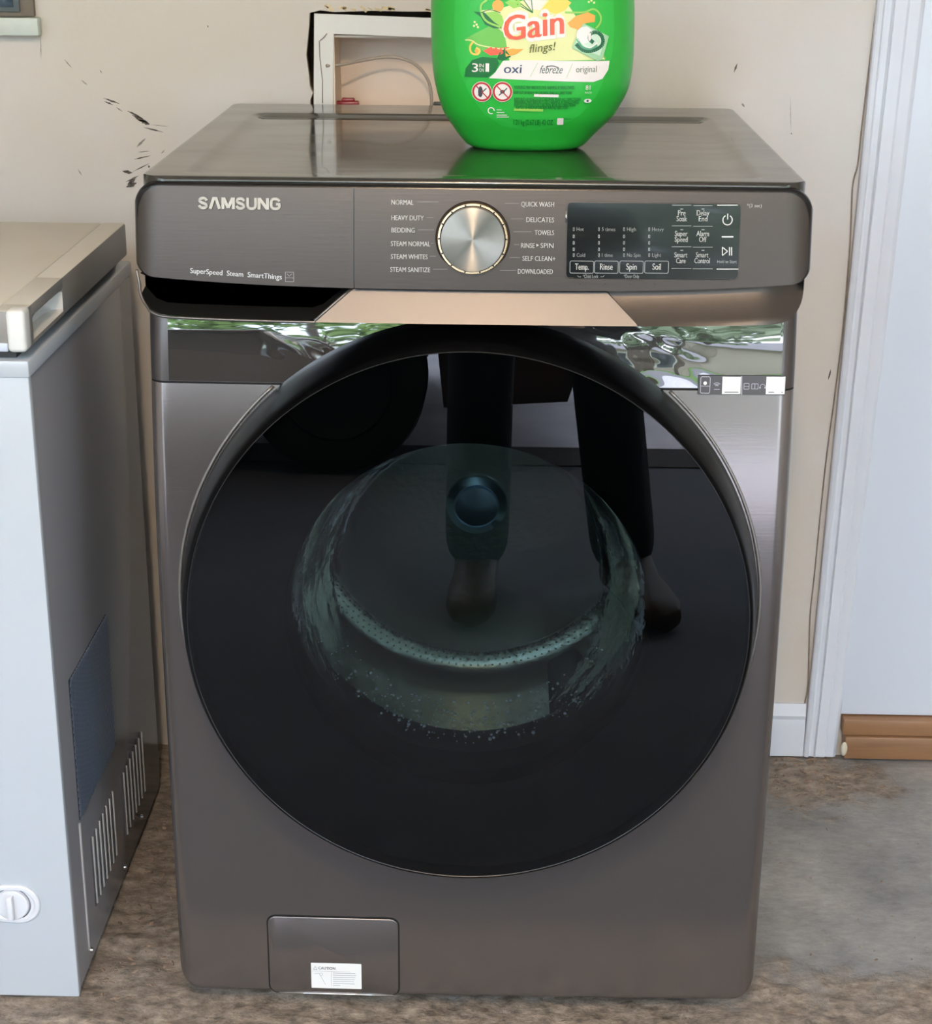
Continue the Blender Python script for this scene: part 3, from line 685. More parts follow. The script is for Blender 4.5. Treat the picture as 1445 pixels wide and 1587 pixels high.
for i in range(14):
    a = R(90+360*(i+.5)/14); c = Vector((.0338*math.cos(a), -.0047, .0338*math.sin(a)))
    bm = bmesh.new(); addbox(bm, -.0010, .0010, -.0004, .0004, -.0007, .0007, 0, mtx=Matrix.Translation(c) @ Matrix.Rotation(-a, 4, 'Y'))
    dk(frombm('dial_mark', bm, m_black, None, False))

# handle lip under the console
LB = lambda x: .8435+.004*(abs(x)/.33)**4
def liptop(x): return czlo(x)-.0015
def lipY(x, z):
    t = max(0, min(1, (liptop(x)-z)/.032)); return .006-.017*t+.004*(x/.34)**2+max(0, (abs(x)-.30))**2*6
def lipF(x, z):
    t = max(0, min(1, (liptop(x)-z)/.032)); return .012-.023*t**1.4+.004*(x/.34)**2+max(0, (abs(x)-.29))**2*10
def L_(px, py): return onY(px, py, lipY)
xa = L_(488, 496)[0]; xb = L_(545, 450)[0]; xc = L_(940, 456)[0]; xd = L_(988, 497)[0]
def hi(x):
    t = liptop(x); l = LB(x)
    if x < xb: return l+.0012+(t-l-.0012)*(x-xa)/(xb-xa)
    if x > xc: return l+.0012+(t-l-.0012)*(xd-x)/(xd-xc)
    return t
sel = sorted(set([xa+(xb-xa)*i/10 for i in range(11)]+[xb+(xc-xb)*i/40 for i in range(41)]+[xc+(xd-xc)*i/10 for i in range(11)]))
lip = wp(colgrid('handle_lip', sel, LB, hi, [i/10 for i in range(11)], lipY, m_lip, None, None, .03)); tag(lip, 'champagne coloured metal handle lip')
EW = .3405
def flo(x):
    a = x-(EW-.028); return LB(x) if a <= 0 else LB(x)+.026*(1-math.sqrt(max(0, 1-(a/.028)**2)))
def fzl(x): return max(flo(x), hi(x)+.0) if x < xd else flo(x)
sel = sorted(set([xc+(xd-xc)*i/10 for i in range(11)]+dense(xd, EW, 24, .028, 10)))
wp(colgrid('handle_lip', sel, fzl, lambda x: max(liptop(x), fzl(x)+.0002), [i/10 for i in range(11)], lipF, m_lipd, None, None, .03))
# left pocket: dark grip recess and bright rim
bm = bmesh.new(); addbox(bm, -.338, xb+.005, .034, .05, .845, .885)
wp(frombm('grip_recess', bm, m_black, None, False))
bm = bmesh.new(); PTS = []
for i in range(21):
    x = -EW+.002+(xb+EW-.002)*i/20; t = liptop(x)-.0004; bl = flo(-x) if x < -.31 else LB(x)
    if x > xa: bl = bl+(t-bl)*(x-xa)/(xb-xa)
    PTS.append((x, bl+.001, t))
vs = []
for x, b_, t in PTS: vs.append((bm.verts.new((x, lipY(x, b_)+.003, b_)), bm.verts.new((x, .034, b_+.004)), bm.verts.new((x, .034, max(t, b_+.004))), bm.verts.new((x, .012, max(t, b_)))))
for p, q_ in zip(vs, vs[1:]):
    for k in range(3): bm.faces.new((p[k], q_[k], q_[k+1], p[k+1]))
wp(frombm('grip_pocket', bm, mat('pocket_dark', S(28, 27, 25), .45), None))
q = [(-EW-.001, .004+.006, liptop(-.335)+.006)]
for i in range(0, 26):
    x = -EW+(xa+EW)*(1-math.cos(math.pi/2*i/25)); z = flo(-x); q.append((x, lipY(x, z)+(.004 if x < -.33 else 0), z))
q += [(xa+(xb-xa)*t, lipY(xa+(xb-xa)*t, hi(xa+(xb-xa)*t)), hi(xa+(xb-xa)*t)+.0004) for t in (0, .25, .5, .75, 1)]
wp(tube('grip_rim', q, .0016, m_lip))

# stickers on the film: pictogram strip (the square codes are left blank white)
fpt = lambda x, z, o: (x, yfilm(x, z)-.0018-o, z); pr = Print(fpt); FS = lambda x, z: yfilm(x, z)-.0005
def E_(px, py): return onY(px, py, FS)
m_sdark = mat('sticker_dark', S(70, 66, 66), .3); m_slin = mat('sticker_line', S(170, 168, 176), .4); m_swhite = mat('sticker_white', S(226, 224, 220), .5)
a = E_(1083, 581); b = E_(1217, 611.5); pr.poly(rrp(a[0], b[0], b[1], a[1], .001), m_sdark, .003); pr.up()
for x0_, x1_ in ((1120, 1147.5), (1188, 1216)):
    a = E_(x0_, 583); b = E_(x1_, 610); pr.poly([(a[0], b[1]), (b[0], b[1]), (b[0], a[1]), (a[0], a[1])], m_swhite, .003)
    pr.up(); a2 = E_(x0_+3, 607); b2 = E_(x1_-3, 607); pr.line(*a2, *b2, .0009, m_sdark)
a = E_(1086, 582.5); b = E_(1101, 596); c = E_(1101, 609); pr.frame(a[0], b[0], c[1], a[1], .002, .0007, m_slin); pr.line(a[0], b[1]-.001, b[0], b[1]-.001, .0006, m_slin)
p = E_(1093, 593); pr.disc(*p, .0019, m_swhite); p = E_(1111, 598)
for r_ in (.0016, .003, .0045): pr.ring(p[0], p[1]-.001, r_, r_+.0007, m_slin, 45, 135, 8)
p = E_(1111, 602.5); pr.line(p[0]-.003, p[1], p[0]+.003, p[1], .0006, m_slin)
a = E_(1149.5, 582); b = E_(1149.5, 611); pr.line(*a, *b, .0009, m_slin)
for x_, k in ((1157, 0), (1170, 1), (1182, 2)):
    p = E_(x_, 598)
    if k == 0: pr.frame(p[0]-.003, p[0]+.003, p[1]-.0032, p[1]+.0034, .0008, .0006, m_slin); pr.line(p[0]-.003, p[1], p[0]+.003, p[1], .0005, m_slin)
    if k == 1: pr.frame(p[0]-.0036, p[0]+.0036, p[1]-.003, p[1]+.003, .0005, .0006, m_slin); pr.line(p[0], p[1]-.003, p[0], p[1]+.003, .0007, m_slin)
    if k == 2: pr.ring(p[0], p[1]-.0004, .0024, .003, m_slin, -20, 200, 12); pr.disc(p[0]-.0027, p[1]-.0014, .0009, m_slin); pr.disc(p[0]+.0027, p[1]-.0014, .0009, m_slin)
tag(wp(pr.build('sticker', None)), 'dark pictogram sticker strip with two white squares')

# drain filter cover and its caution label
pY = lambda x, z: ybody(x, z)
def B_(px, py): return onY(px, py, pY)
a = B_(414, 1417); b = B_(618, 1422); c = B_(424, 1537); d = B_(611, 1542)
fx0, fx1, fz0, fz1 = a[0]-.001, b[0]+.001, .0185, (a[1]+b[1])/2
pr = Print(lambda x, z, o: (x, ybody(x, z)-o+.0001, z)); pr.poly(rrp(fx0, fx1, fz0, fz1, .011), m_hole); wp(pr.build('cover_gap', None))
bm = bmesh.new(); A = rrp(fx0+.0016, fx1-.0016, fz0+.0012, fz1-.0022, .0095); B2 = rrp(fx0+.0026, fx1-.0026, fz0+.0022, fz1-.0032, .0085)
l0 = [bm.verts.new((x, ybody(x, z)+.0015, z)) for x, z in A]; l1 = [bm.verts.new((x, ybody(x, z)-.0007, z)) for x, z in A]; l2 = [bm.verts.new((x, ybody(x, z)-.0013, z)) for x, z in B2]; n = len(A)
for i in range(n):
    j = (i+1) % n; bm.faces.new((l0[i], l0[j], l1[j], l1[i])); bm.faces.new((l1[i], l1[j], l2[j], l2[i]))
bm.faces.new(l2)
cov = wp(frombm('filter_cover', bm, m_steel, None, True, 60)); tag(cov, 'drain filter access cover')
wp(tube('cover_edge', [(x, ybody(x, .02)-.0012, .0195) for x in (fx0+.012, fx0+.06, fx1-.06, fx1-.008)], .0011, m_chrome))
pr = Print(lambda x, z, o: (x, ybody(x, z)-.0013-o, z)); LS = lambda x, z: ybody(x, z)-.0018
def G_(px, py): return onY(px, py, LS)
a = G_(481, 1492); b = G_(559, 1494); c = G_(484, 1531); d = G_(562, 1533)
lx0, lx1, lz0, lz1 = (a[0]+c[0])/2, (b[0]+d[0])/2, (c[1]+d[1])/2, (a[1]+b[1])/2; lw, lh = lx1-lx0, lz1-lz0
pr.poly(rrp(lx0, lx1, lz0, lz1, .001), m_swhite, .02); pr.up(.0003)
m_tx = mat('label_ink', S(70, 72, 78), .5); m_txl = mat('label_ink_light', S(150, 152, 160), .5)
pr.pline([(lx0+.05*lw, lz1-.26*lh), (lx0+.085*lw, lz1-.13*lh), (lx0+.12*lw, lz1-.26*lh), (lx0+.05*lw, lz1-.26*lh)], .0005, m_txl)
pr.text('CAUTION', lx0+.15*lw, lz1-.25*lh, .0036, m_tx, width=.33*lw, bold=.03); pr.line(lx0+.03*lw, lz1-.32*lh, lx0+.78*lw, lz1-.32*lh, .0003, m_txl)
pr.line(lx0+.40*lw, lz1-.32*lh, lx0+.40*lw, lz0+.1*lh, .0003, m_txl)
for i in range(7):
    z = lz1-(.38+.083*i)*lh; pr.line(lx0+.43*lw, z, lx0+(.9-.12*random.random()-(.25 if i == 6 else 0))*lw, z, .0007, m_txl)
pr.pline([(lx0+.07*lw, lz1-.42*lh), (lx0+.16*lw, lz1-.4*lh), (lx0+.2*lw, lz1-.55*lh), (lx0+.28*lw, lz1-.85*lh)], .0004, m_txl); pr.ring(lx0+.2*lw, lz1-.44*lh, .0016, .002, m_txl)
tag(wp(pr.build('caution_label', None)), 'small white CAUTION sticker on the filter cover')

# ---- door
DT = R(1.9)
dr = empty('door', (DC[0], -.0, DC[1])); dr.parent = wash; dr.matrix_parent_inverse = Matrix.Translation(-Vector(wash.location)); dr.rotation_euler = (-DT, 0, 0)
def dd(o): o.parent = dr; return o
O3 = (0, 0, 0)
dd(lathe('door_ring', [(.3, .07), (.3135, .07), (.3135, .018), (.3125, .006), (.309, -.015), (.3045, -.034), (.302, -.044), (.2995, -.0495), (.2972, -.0512), (.2960, -.0508), (.2960, -.03), (.2, -.028)], 180, m_gloss, None, O3))
dd(lathe('edge_highlight', [(.2966, -.0505), (.2968, -.0515), (.2964, -.0518), (.2960, -.0515), (.2960, -.0505)], 180, mat('highlight_grey', S(62, 64, 66), .3, .6), None, O3))  # thin grey ring added as the highlight line along the glass edge
bv = [(0.0, -.0512)]+[(.2961*i/12, -.0512) for i in range(1, 13)]
dd(lathe('door_glass', bv, 160, tinted_glass('smoked_door_glass', (.32, .37, .38, 1), 1.62), None, O3))
dd(lathe('inner_frame', [(.292, -.035), (.21, -.033), (.195, -.028), (.192, -.01), (.2, .06), (.24, .07)], 120, mat('inner_black', S(5, 6, 6), .6, spec=.1), None, O3))
bowl = [(.193, -.020), (.188, -.012), (.180, .01), (.172, .05), (.163, .09), (.150, .125), (.140, .137), (.12, .143), (.06, .146), (0, .147)]
dd(lathe('glass_bowl', bowl, 120, tinted_glass('bowl_glass', (.84, .92, .89, 1), 1.16, .06, .2, 45), None, (0, 0, .01)))
bm = bmesh.new()
for i in range(260):
    a = R(random.gauss(-90, 26)); t = random.random(); rr = .178-.018*t-.0008; s_ = .0007+.0018*random.random()**3
    bmesh.ops.create_icosphere(bm, subdivisions=1, radius=s_, matrix=Matrix.Translation((rr*math.cos(a), .015+.075*t, .01+rr*math.sin(a))) @ Matrix.Diagonal((1, 1.4, .8, 1)))
tag(dd(frombm('water_droplets', bm, mat('droplet_sparkle', S(238, 242, 246), .1, spec=1), None)), kind='stuff')  # water droplets coloured white to hold the sparkle of the wet bowl
# bright metal lip where the front panel meets the door
Q = []
for i in range(200):
    a = 2*math.pi*i/200; x = DC[0]+(.3166)*math.cos(a); z = DC[1]+.3166*math.sin(a)
    if z < .7635: Q.append((a, (x, ybody(x, z)-.0004, z)))
Q.sort(key=lambda t: (t[0]-math.pi/2) % (2*math.pi))
wp(tube('panel_lip', [p for _, p in Q], .0021, mat('lip_steel', S(140, 136, 132), .4, .7), None, 6))
# drum behind
ZD = .496
wp(lathe('gasket', [(.235, .075), (.205, .08), (.196, .10), (.2, .125), (.215, .135), (.26, .14)], 120, m_rubber, None, (0, 0, .515)))
wp(lathe('drum', [(.262, .14), (.262, .40), (.25, .425), (.235, .435), (.222, .438), (.216, .43), (.15, .425), (.08, .43), (.0, .432)], 120, m_drum, None, (0, 0, ZD)))
wp(lathe('drum_hub', [(.0405, .431), (.0395, .4245), (.0300, .4205), (.0297, .424), (.0280, .424), (.0272, .4192), (.015, .4180), (0, .4176)], 60, mat('hub_steel', S(205, 226, 244), .2, .95), None, (.001, 0, ZD-.003)))
bm = bmesh.new()
for row, (rr, yy) in enumerate(((.224, .4345), (.231, .4335), (.238, .4315), (.2185, .43))):
    for i in range(150):
        a = 2*math.pi*(i+.5*(row % 2))/150
        bmesh.ops.create_icosphere(bm, subdivisions=1, radius=.0014, matrix=Matrix.Translation((rr*math.cos(a), yy, ZD+rr*math.sin(a))))
tag(wp(frombm('drum_perforation', bm, mat('perforation', S(190, 190, 180), .3, 1), None)), kind='stuff')
wp(lathe('drum_rim', [(.2205, .4335), (.2200, .4315), (.2188, .4310), (.2178, .4322), (.2180, .4335)], 140, m_chrome, None, (0, 0, ZD)))
for k in range(3):
    a = R(90+120*k); bm = bmesh.new()
    addbox(bm, -.025, .025, .16, .40, -.03, .0, .012, 3)
    bmesh.ops.transform(bm, matrix=Matrix.Translation((0, 0, ZD)) @ Matrix.Rotation(-a, 4, 'Y') @ Matrix.Translation((0, 0, .262)), verts=bm.verts)
    wp(frombm('drum_paddle', bm, m_rubber, None))
bm = bmesh.new()   # housing round the drum keeps the inside dark
bmesh.ops.create_cone(bm, cap_ends=False, segments=48, radius1=.285, radius2=.285, depth=.37, matrix=Matrix.Translation((0, .27, ZD)) @ Matrix.Rotation(R(90), 4, 'X'))
wp(frombm('tub', bm, m_black, None))

# ================================================================== CHEST FREEZER
fz = empty('chest_freezer', (-.9, .28, 0)); tag(fz, 'white chest freezer with side vents beside the washer', 'freezer')
def fp(o): o.parent = fz; o.matrix_parent_inverse = Matrix.Translation(-Vector(fz.location)); return o
FX = -.465; FXL = -1.42
# cabinet with a white front skin and a grey side darkened for its shade
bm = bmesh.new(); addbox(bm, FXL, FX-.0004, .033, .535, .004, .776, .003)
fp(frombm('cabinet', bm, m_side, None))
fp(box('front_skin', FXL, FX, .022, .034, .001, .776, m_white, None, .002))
# top rim
fp(box('top_rim', FXL-.002, FX+.002, .019, .537, .772, .791, m_white, None, .003))
fp(box('lid_gasket', FXL+.015, FX-.014, .032, .52, .791, .806, mat('gasket_grey', S(70, 68, 66), .7), None))
# lid with hollow grip cut into its right edge
def flid():
    x0, x1, y0, y1, z0, z1 = FXL-.003, FX+.003, .012, .512, .803, .846; gy0, gy1, gz0, gz1 = .045, .172, .8085, .8335; d = .02
    bm = bmesh.new(); addbox(bm, x0, x1-.0001-.03, y0, y1, z0, z1, .004)
    o = frombm('lid', bm, mat('lid_cream', S(206, 200, 186), .45, bump=.05, bscale=200, var=.03, vscale=6), None)
    bm = bmesh.new(); X = x1-.031
    # right strip as frame round the grip
    addbox(bm, X, x1, y0, gy0, z0, z1, .003); addbox(bm, X, x1, gy1, y1, z0, z1, .003); addbox(bm, X, x1, gy0-.004, gy1+.004, gz1, z1, .002); addbox(bm, X, x1, gy0-.004, gy1+.004, z0, gz0, .002)
    s = frombm('lid_side', bm, [mat('lid_side_shaded', S(140, 136, 130), .35), o.data.materials[0]], None)
    for p in s.data.polygons: p.material_index = 1 if p.normal.z > .5 else 0  # cream lid; its side faces are painted greyer for their shade
    bm = bmesh.new(); n = 14; V = []
    for i in range(n+1):
        t = i/n; y = gy0+(gy1-gy0)*t; dep = .022*min(1, math.sin(math.pi*min(1, max(0, t)))**.5 if t < .5 else (1-(2*t-1)**4)**.5 if t < 1 else 0)
        V.append([bm.verts.new((x1-.0005-dep*k[0], y, gz0+(gz1-gz0)*k[1])) for k in ((0, 0), (.75, .12), (1, .5), (.95, .88), (0, 1))])
    for a, b in zip(V, V[1:]):
        for k in range(4): bm.faces.new((a[k], b[k], b[k+1], a[k+1]))
    g = frombm('lid_grip', bm, m_wplastic, None)
    c = box('corner_cap', x1-.019, x1+.001, y0-.003, y0+.022, z0-.001, z1+.001, m_wplastic, None, .005, 3)
    return o, s, g, c
for o in flid(): fp(o)
box_ = fp(box('lid_front_trim', FXL, FX-.016, .010, .014, .803, .812, mat('trim_blue_grey', S(196, 204, 216), .4), None, .001))
fp(box('hinge', FX-.06, FX-.02, .507, .53, .79, .83, m_wplastic, None, .003))
# vent grille, slots, seam and screws on the side
m_mesh = mat('grille_dark', S(80, 90, 106), .3)
gy0, gy1, gz0, gz1 = .083, .278, .208, .392
fp(box('grille_back', FX-.003, FX+.0006, gy0, gy1, gz0, gz1, mat('grille_hollow', S(40, 46, 56), .18), None))
bm = bmesh.new(); x = FX+.0012; st = .0085; k = int((gy1-gy0+gz1-gz0)/st)
for i in range(1, k):
    s_ = i*st; a = (gy0+max(0, s_-(gz1-gz0)), gz1-min(s_, gz1-gz0)); b = (gy0+min(s_, gy1-gy0), gz1-max(0, s_-(gy1-gy0)))
    d = Vector((b[0]-a[0], b[1]-a[1])); L = d.length
    if L < .01: continue
    addbox(bm, -.0005, .0006, -L/2, L/2, -.0011, .0011, 0, mtx=Matrix.Translation((x, (a[0]+b[0])/2, (a[1]+b[1])/2)) @ Matrix.Rotation(math.atan2(d.y, d.x), 4, 'X'))
tag(fp(frombm('grille_bars', bm, m_mesh, None, False)), kind='stuff')
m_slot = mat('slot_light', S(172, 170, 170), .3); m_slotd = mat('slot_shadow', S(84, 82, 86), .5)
for i in range(7):
    for (ya, yb, z0, z1) in ((.129, .242, .062, .157), (.307, .425, .055, .149)):
        y = ya+(yb-ya)*i/6
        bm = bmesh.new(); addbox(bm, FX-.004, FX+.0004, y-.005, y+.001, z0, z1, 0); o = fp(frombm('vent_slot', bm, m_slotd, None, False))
        bm = bmesh.new(); addbox(bm, FX-.001, FX+.0022, y+.001, y+.0042, z0, z1, .001); fp(frombm('vent_louver', bm, m_slot, None))
fp(box('cover_seam', FX-.001, FX+.0015, .079, .083, .028, .205, m_slot, None, .0006))
for y, z in ((.09, .022), (.40, .03), (.285, .02)):
    bm = bmesh.new(); bmesh.ops.create_cone(bm, cap_ends=True, segments=12, radius1=.004, radius2=.003, depth=.003, matrix=Matrix.Translation((FX+.001, y, z)) @ Matrix.Rotation(R(90), 4, 'Y')); fp(frombm('screw', bm, m_chrome, None))
# thermostat
m_th = mat('thermostat_white', S(212, 212, 216), .3)
tx, tz = onY(20, 1400, .022)
pl = [(x, z) for x, z in rrp(tx-.0315, tx+.0325, tz-.025, tz+.0255, .0245, 10)]
bm = bmesh.new(); lv = []
for ins, y in ((0, .0225), (0, .0195), (.0015, .018), (.005, .0178), (.007, .0205), (.0075, .021)):
    lv.append([bm.verts.new((x, y, z)) for x, z in rrp(tx-.0315+ins, tx+.0325-ins, tz-.025+ins, tz+.0255-ins, .0245-ins, 10)])
for a, b in zip(lv, lv[1:]):
    for i in range(len(a)): bm.faces.new((a[i], a[(i+1) % len(a)], b[(i+1) % len(a)], b[i]))
bm.faces.new(lv[-1]); tp = fp(frombm('thermostat', bm, m_th, None))
def tk(o): o.parent = tp; o.matrix_parent_inverse = Matrix.Translation(-Vector(fz.location)).inverted() @ Matrix.Translation(-Vector(fz.location)); return o
k1 = lathe('thermostat_knob', [(.0195, .021), (.0195, .0175), (.0185, .0165), (.012, .016), (0, .016)], 40, m_th, None, (tx, 0, tz)); tk(k1)
tk(box('knob_grip', tx-.0035, tx+.0035, .0075, .0165, tz-.0155, tz+.0155, m_th, None, .002))
pr = Print(lambda x, z, o: (x, .0205-o, z)); pr.ring(tx, tz, .0205, .0215, m_tx, -60, 60); pr.ring(tx, tz, .0205, .0212, m_tx, 70, 130); pr.disc(tx, tz-.0232, .0007, m_tx); tk(pr.build('thermostat_marks', None))
for x in (-1.35, -.53):
    for y in (.08, .48): fp(box('foot', x-.02, x+.02, y-.02, y+.02, -.004, .006, m_black, None))

# ================================================================== DETERGENT TUB
jar = empty('detergent_tub', (.057, .29, .984)); tag(jar, 'bright green laundry detergent tub with Gain label on top of the washer', 'detergent tub')
JY = .285; prof = []
for py, l, r_ in ((233, 734, 894), (231, 728, 901), (228, 722, 907), (222, 716, 914), (212, 708, 922), (198, 700, 936), (180, 688, 953), (165, 683, 961), (150, 678, 970), (130, 673.5, 977.5), (110, 670.5, 981), (85, 668.5, 983.5), (55, 667.8, 984.3), (20, 667.5, 984.5), (0, 668, 984)):
    x0_, z_ = onY(l, py, JY-.01); x1_, _ = onY(r_, py, JY-.01); prof.append([z_, (x0_+x1_)/2, (x1_-x0_)/2])
zb_ = prof[0][0]
# widths are read in the tub's mid plane; heights are then set from its foot on the lid
hts = [0, .0015, .004, .009, .016, .025, .037, .047, .058, .072, .086, .104, .126, .152, .166]
TZ0 = .9812
JP = [(TZ0+h, p[1], p[2]) for h, p in zip(hts, prof)]+[(TZ0+.18, .0595, .111), (TZ0+.195, .0595, .106), (TZ0+.203, .0595, .100)]
def jdim(z):
    if z <= JP[0][0]: return JP[0][1:]
    for a, b in zip(JP, JP[1:]):
        if z <= b[0]:
            t = (z-a[0])/(b[0]-a[0]); return a[1]+(b[1]-a[1])*t, a[2]+(b[2]-a[2])*t
    return JP[-1][1:]
def jdepth(w): return .034+.036*min(1, max(0, (w-.06)/.055))
def jsm(z):  # smoothed
    q = [jdim(z+o) for o in (-.003, 0, .003)]; return sum(a[0] for a in q)/3, sum(a[1] for a in q)/3
def jarY(x, z):
    c, w = jsm(z); d = jdepth(w); u = min(.9999, abs(x-c)/w); return JY-d*(1-u**2.6)**(1/2.2)
V, Fc = [], []; n = 96; zs = [TZ0+.0005*i for i in range(8)]+[TZ0+.004+.0045*i for i in range(45)]
zs = [z for z in zs if z <= JP[-1][0]]
for z in zs:
    c, w = jsm(z) if z > TZ0+.004 else jdim(z); d = jdepth(w)
    for i in range(n):
        a = 2*math.pi*i/n; ca, sa = math.cos(a), math.sin(a)
        u = math.copysign(abs(ca)**.87, ca); v = math.copysign(abs(sa)**.9, sa)
        x = u*w; yy = math.copysign(d*(1-min(1, abs(u))**2.6)**(1/2.2), sa); V.append((c+x, JY+yy, z))
for j in range(len(zs)-1):
    for i in range(n): Fc.append((j*n+i, j*n+(i+1) % n, (j+1)*n+(i+1) % n, (j+1)*n+i))
Fc.append(tuple(range(n))[::-1]); Fc.append(tuple((len(zs)-1)*n+i for i in range(n)))
m_green = mat('green_tub_plastic', S(40, 172, 56), .33, bump=.03, bscale=120); m_green.node_tree.nodes['Principled BSDF'].inputs['Subsurface Weight'].default_value = .0
def jp(o): o.parent = jar; o.matrix_parent_inverse = Matrix.Translation(-Vector(jar.location)); return o
jp(mesh('tub_body', V, Fc, m_green, None, True)).data.set_sharp_from_angle(angle=R(60))
bm = bmesh.new(); addbox(bm, -.048, .167, JY-.074, JY+.074, TZ0+.201, TZ0+.225, .012, 3); jp(frombm('tub_lid', bm, mat('lid_green', S(30, 150, 50), .35), None))
jpt = lambda x, z, o: (x, jarY(x, z)-o, z); pr = Print(jpt); pr.off = .0003
JS = lambda x, z: jarY(x, z)-.001
def J(px, py): return onY(px, py, JS)
def jpoly(P, m, seg=.006): pr.poly([J(*p) for p in P], m, seg)
g = lambda nm, *c: mat(nm, S(*c), .38)
m_lg, m_dg, m_lime, m_cream, m_yel, m_or, m_pink, m_coral, m_pw, m_deep, m_tg = g('label_green', 46, 182, 66), g('leaf_dark', 16, 104, 52), g('lime', 150, 205, 90), g('cream', 226, 226, 160), g('yellow', 240, 208, 90), g('orange', 240, 168, 70), g('pink', 232, 130, 90), g('coral', 240, 98, 70), g('label_white', 236, 228, 222), g('deep_green', 20, 110, 50), g('text_green', 26, 120, 44)
# label field
jpoly([(706, 0), (704, 40), (706, 80), (714, 115), (730, 150), (752, 178), (780, 196), (825, 203), (868, 196), (900, 178), (924, 150), (942, 112), (950, 80), (953, 40), (951, 0)], m_lg); pr.up()
jpoly([(722, 60), (736, 52), (760, 40), (790, 24), (826, 18), (868, 20), (900, 40), (924, 66), (940, 90), (938, 94), (870, 96), (800, 94), (780, 90), (748, 78), (730, 66)], g('soft_green', 110, 190, 80)); pr.up()
jpoly([(746, 16), (780, 12), (812, 0), (850, 0), (880, 6), (896, 30), (915, 60), (938, 92), (790, 94), (800, 76), (812, 60), (782, 52), (760, 34)], m_cream); pr.up()
jpoly([(812, 0), (822, 14), (838, 16), (848, 0)], g('pale_flower', 236, 226, 214)); pr.up()
for i, (a0, L_2) in enumerate(((822, 790), (826, 800), (830, 812), (834, 824))):
    pr.line(*J(826, 20), *J(L_2, 0), .0009, m_dg)
jpoly([(840, 14), (852, 0), (880, 0), (886, 4), (876, 16), (862, 22)], m_yel); jpoly([(783, 4), (790, 0), (806, 0), (808, 10), (796, 13)], m_lime)
pr.disc(*J(772, 9), .0062, m_orange if False else m_or)
pr.up()
# leaves and swirls
jpoly([(734, 18), (745, 26), (752, 38), (766, 44), (778, 44), (775, 36), (765, 33), (758, 24), (750, 19)], m_dg); pr.up(); jpoly([(752, 20), (768, 17), (778, 24), (781, 34), (778, 42), (766, 34)], m_lime)
pr.up()
def arc(P, w, m): pr.pline([J(*p) for p in [(v.x, v.y) for v in spline([(a, b, 0) for a, b in P], 5)]], w, m)
arc([(755, 0), (746, 8), (747, 22), (756, 34), (776, 42)], .0022, m_lime); arc([(745, 20), (760, 15), (776, 20)], .0008, m_dg)
jpoly([(880, 36), (894, 24), (912, 19), (923, 24), (922, 34), (908, 36), (896, 46), (884, 42)], m_or); arc([(876, 19), (905, 19), (920, 14), (930, 22), (931, 34), (924, 44)], .002, m_lime)
jpoly([(749, 79), (760, 73), (776, 74), (790, 73), (778, 84), (760, 86)], m_coral); jpoly([(783, 73), (800, 76), (812, 76), (800, 84), (784, 88)], m_or)
arc([(721, 62), (732, 63), (744, 70), (780, 76), (796, 74)], .0012, m_cream); arc([(734, 64), (729, 72), (731, 82), (740, 84), (744, 78), (738, 74)], .0022, m_yel); pr.disc(*J(739, 79), .0022, m_or)
jpoly([(770, 92), (774, 82), (782, 74), (784, 82), (792, 88), (780, 94)], m_dg)
for a, b in ((736, 34), (739, 38), (735, 40), (741, 42), (913, 3), (917, 1), (921, 4)): pr.disc(*J(a, b), .0012, m_cream)
pr.up()
# ribbon
jpoly([(780, 94), (812, 93), (945, 94), (943, 108), (934, 122), (920, 127), (870, 126), (758, 121), (768, 112)], m_pw); jpoly([(720, 119), (722, 106), (732, 93), (748, 88), (770, 90), (774, 98), (768, 110), (756, 120)], m_deep); pr.up()
def jt(t, px, py, h, m, x1=None, **k):
    p = J(px, py); w_ = None
    if x1: w_ = math.hypot(J(x1, py)[0]-p[0], 0)
    pr.text(t, p[0], p[1], h, m, width=w_, **k)
jt('3', 732, 111, .0092, m_pw, 741, bold=.02); jt('IN', 743, 104, .0038, m_pw, 750, bold=.0); jt('ON', 743, 111, .0038, m_pw, 750, bold=.0); jt('1', 753, 111, .0092, m_pw, 758, bold=.02)
jt('oxi', 781, 113, .0098, g('oxi_blue', 70, 84, 110), 808, bold=.025, slant=.08); jt('febreze', 836, 113.5, .0085, g('febreze', 90, 110, 100), 871, bold=.01, slant=.25); arc([(846, 104), (856, 102), (866, 105)], .001, m_tx)
jt('original', 893, 112, .0068, g('orig', 100, 118, 90), 925, bold=.008); pr.line(*J(822, 119), *J(834, 97), .0004, m_lime); pr.line(*J(878, 121), *J(888, 98), .0004, m_lime)
# brand lettering with pale outline
p = J(780, 67); q_ = J(875, 48)
for bo, m, dx in ((.16, m_pw, 0), (.035, m_coral, 0)):
    P1 = J(782, 63.5); pr.text('Gain', P1[0], P1[1], .0262, m, width=(J(874, 63)[0]-P1[0])*(1.06 if bo > .1 else 1), bold=bo, slant=.10, rot=7.5) if bo < .1 else pr.text('Gain', P1[0]-.0022, P1[1]-.0002, .0262, m, width=(J(874, 63)[0]-P1[0])*1.07, bold=.11, slant=.10, rot=7.5)
    pr.up(.0003)
P1 = J(820, 82); pr.text('flings!', P1[0], P1[1], .0088, g('fl', 92, 98, 40), width=(J(860, 80)[0]-P1[0]), slant=.25, rot=7)
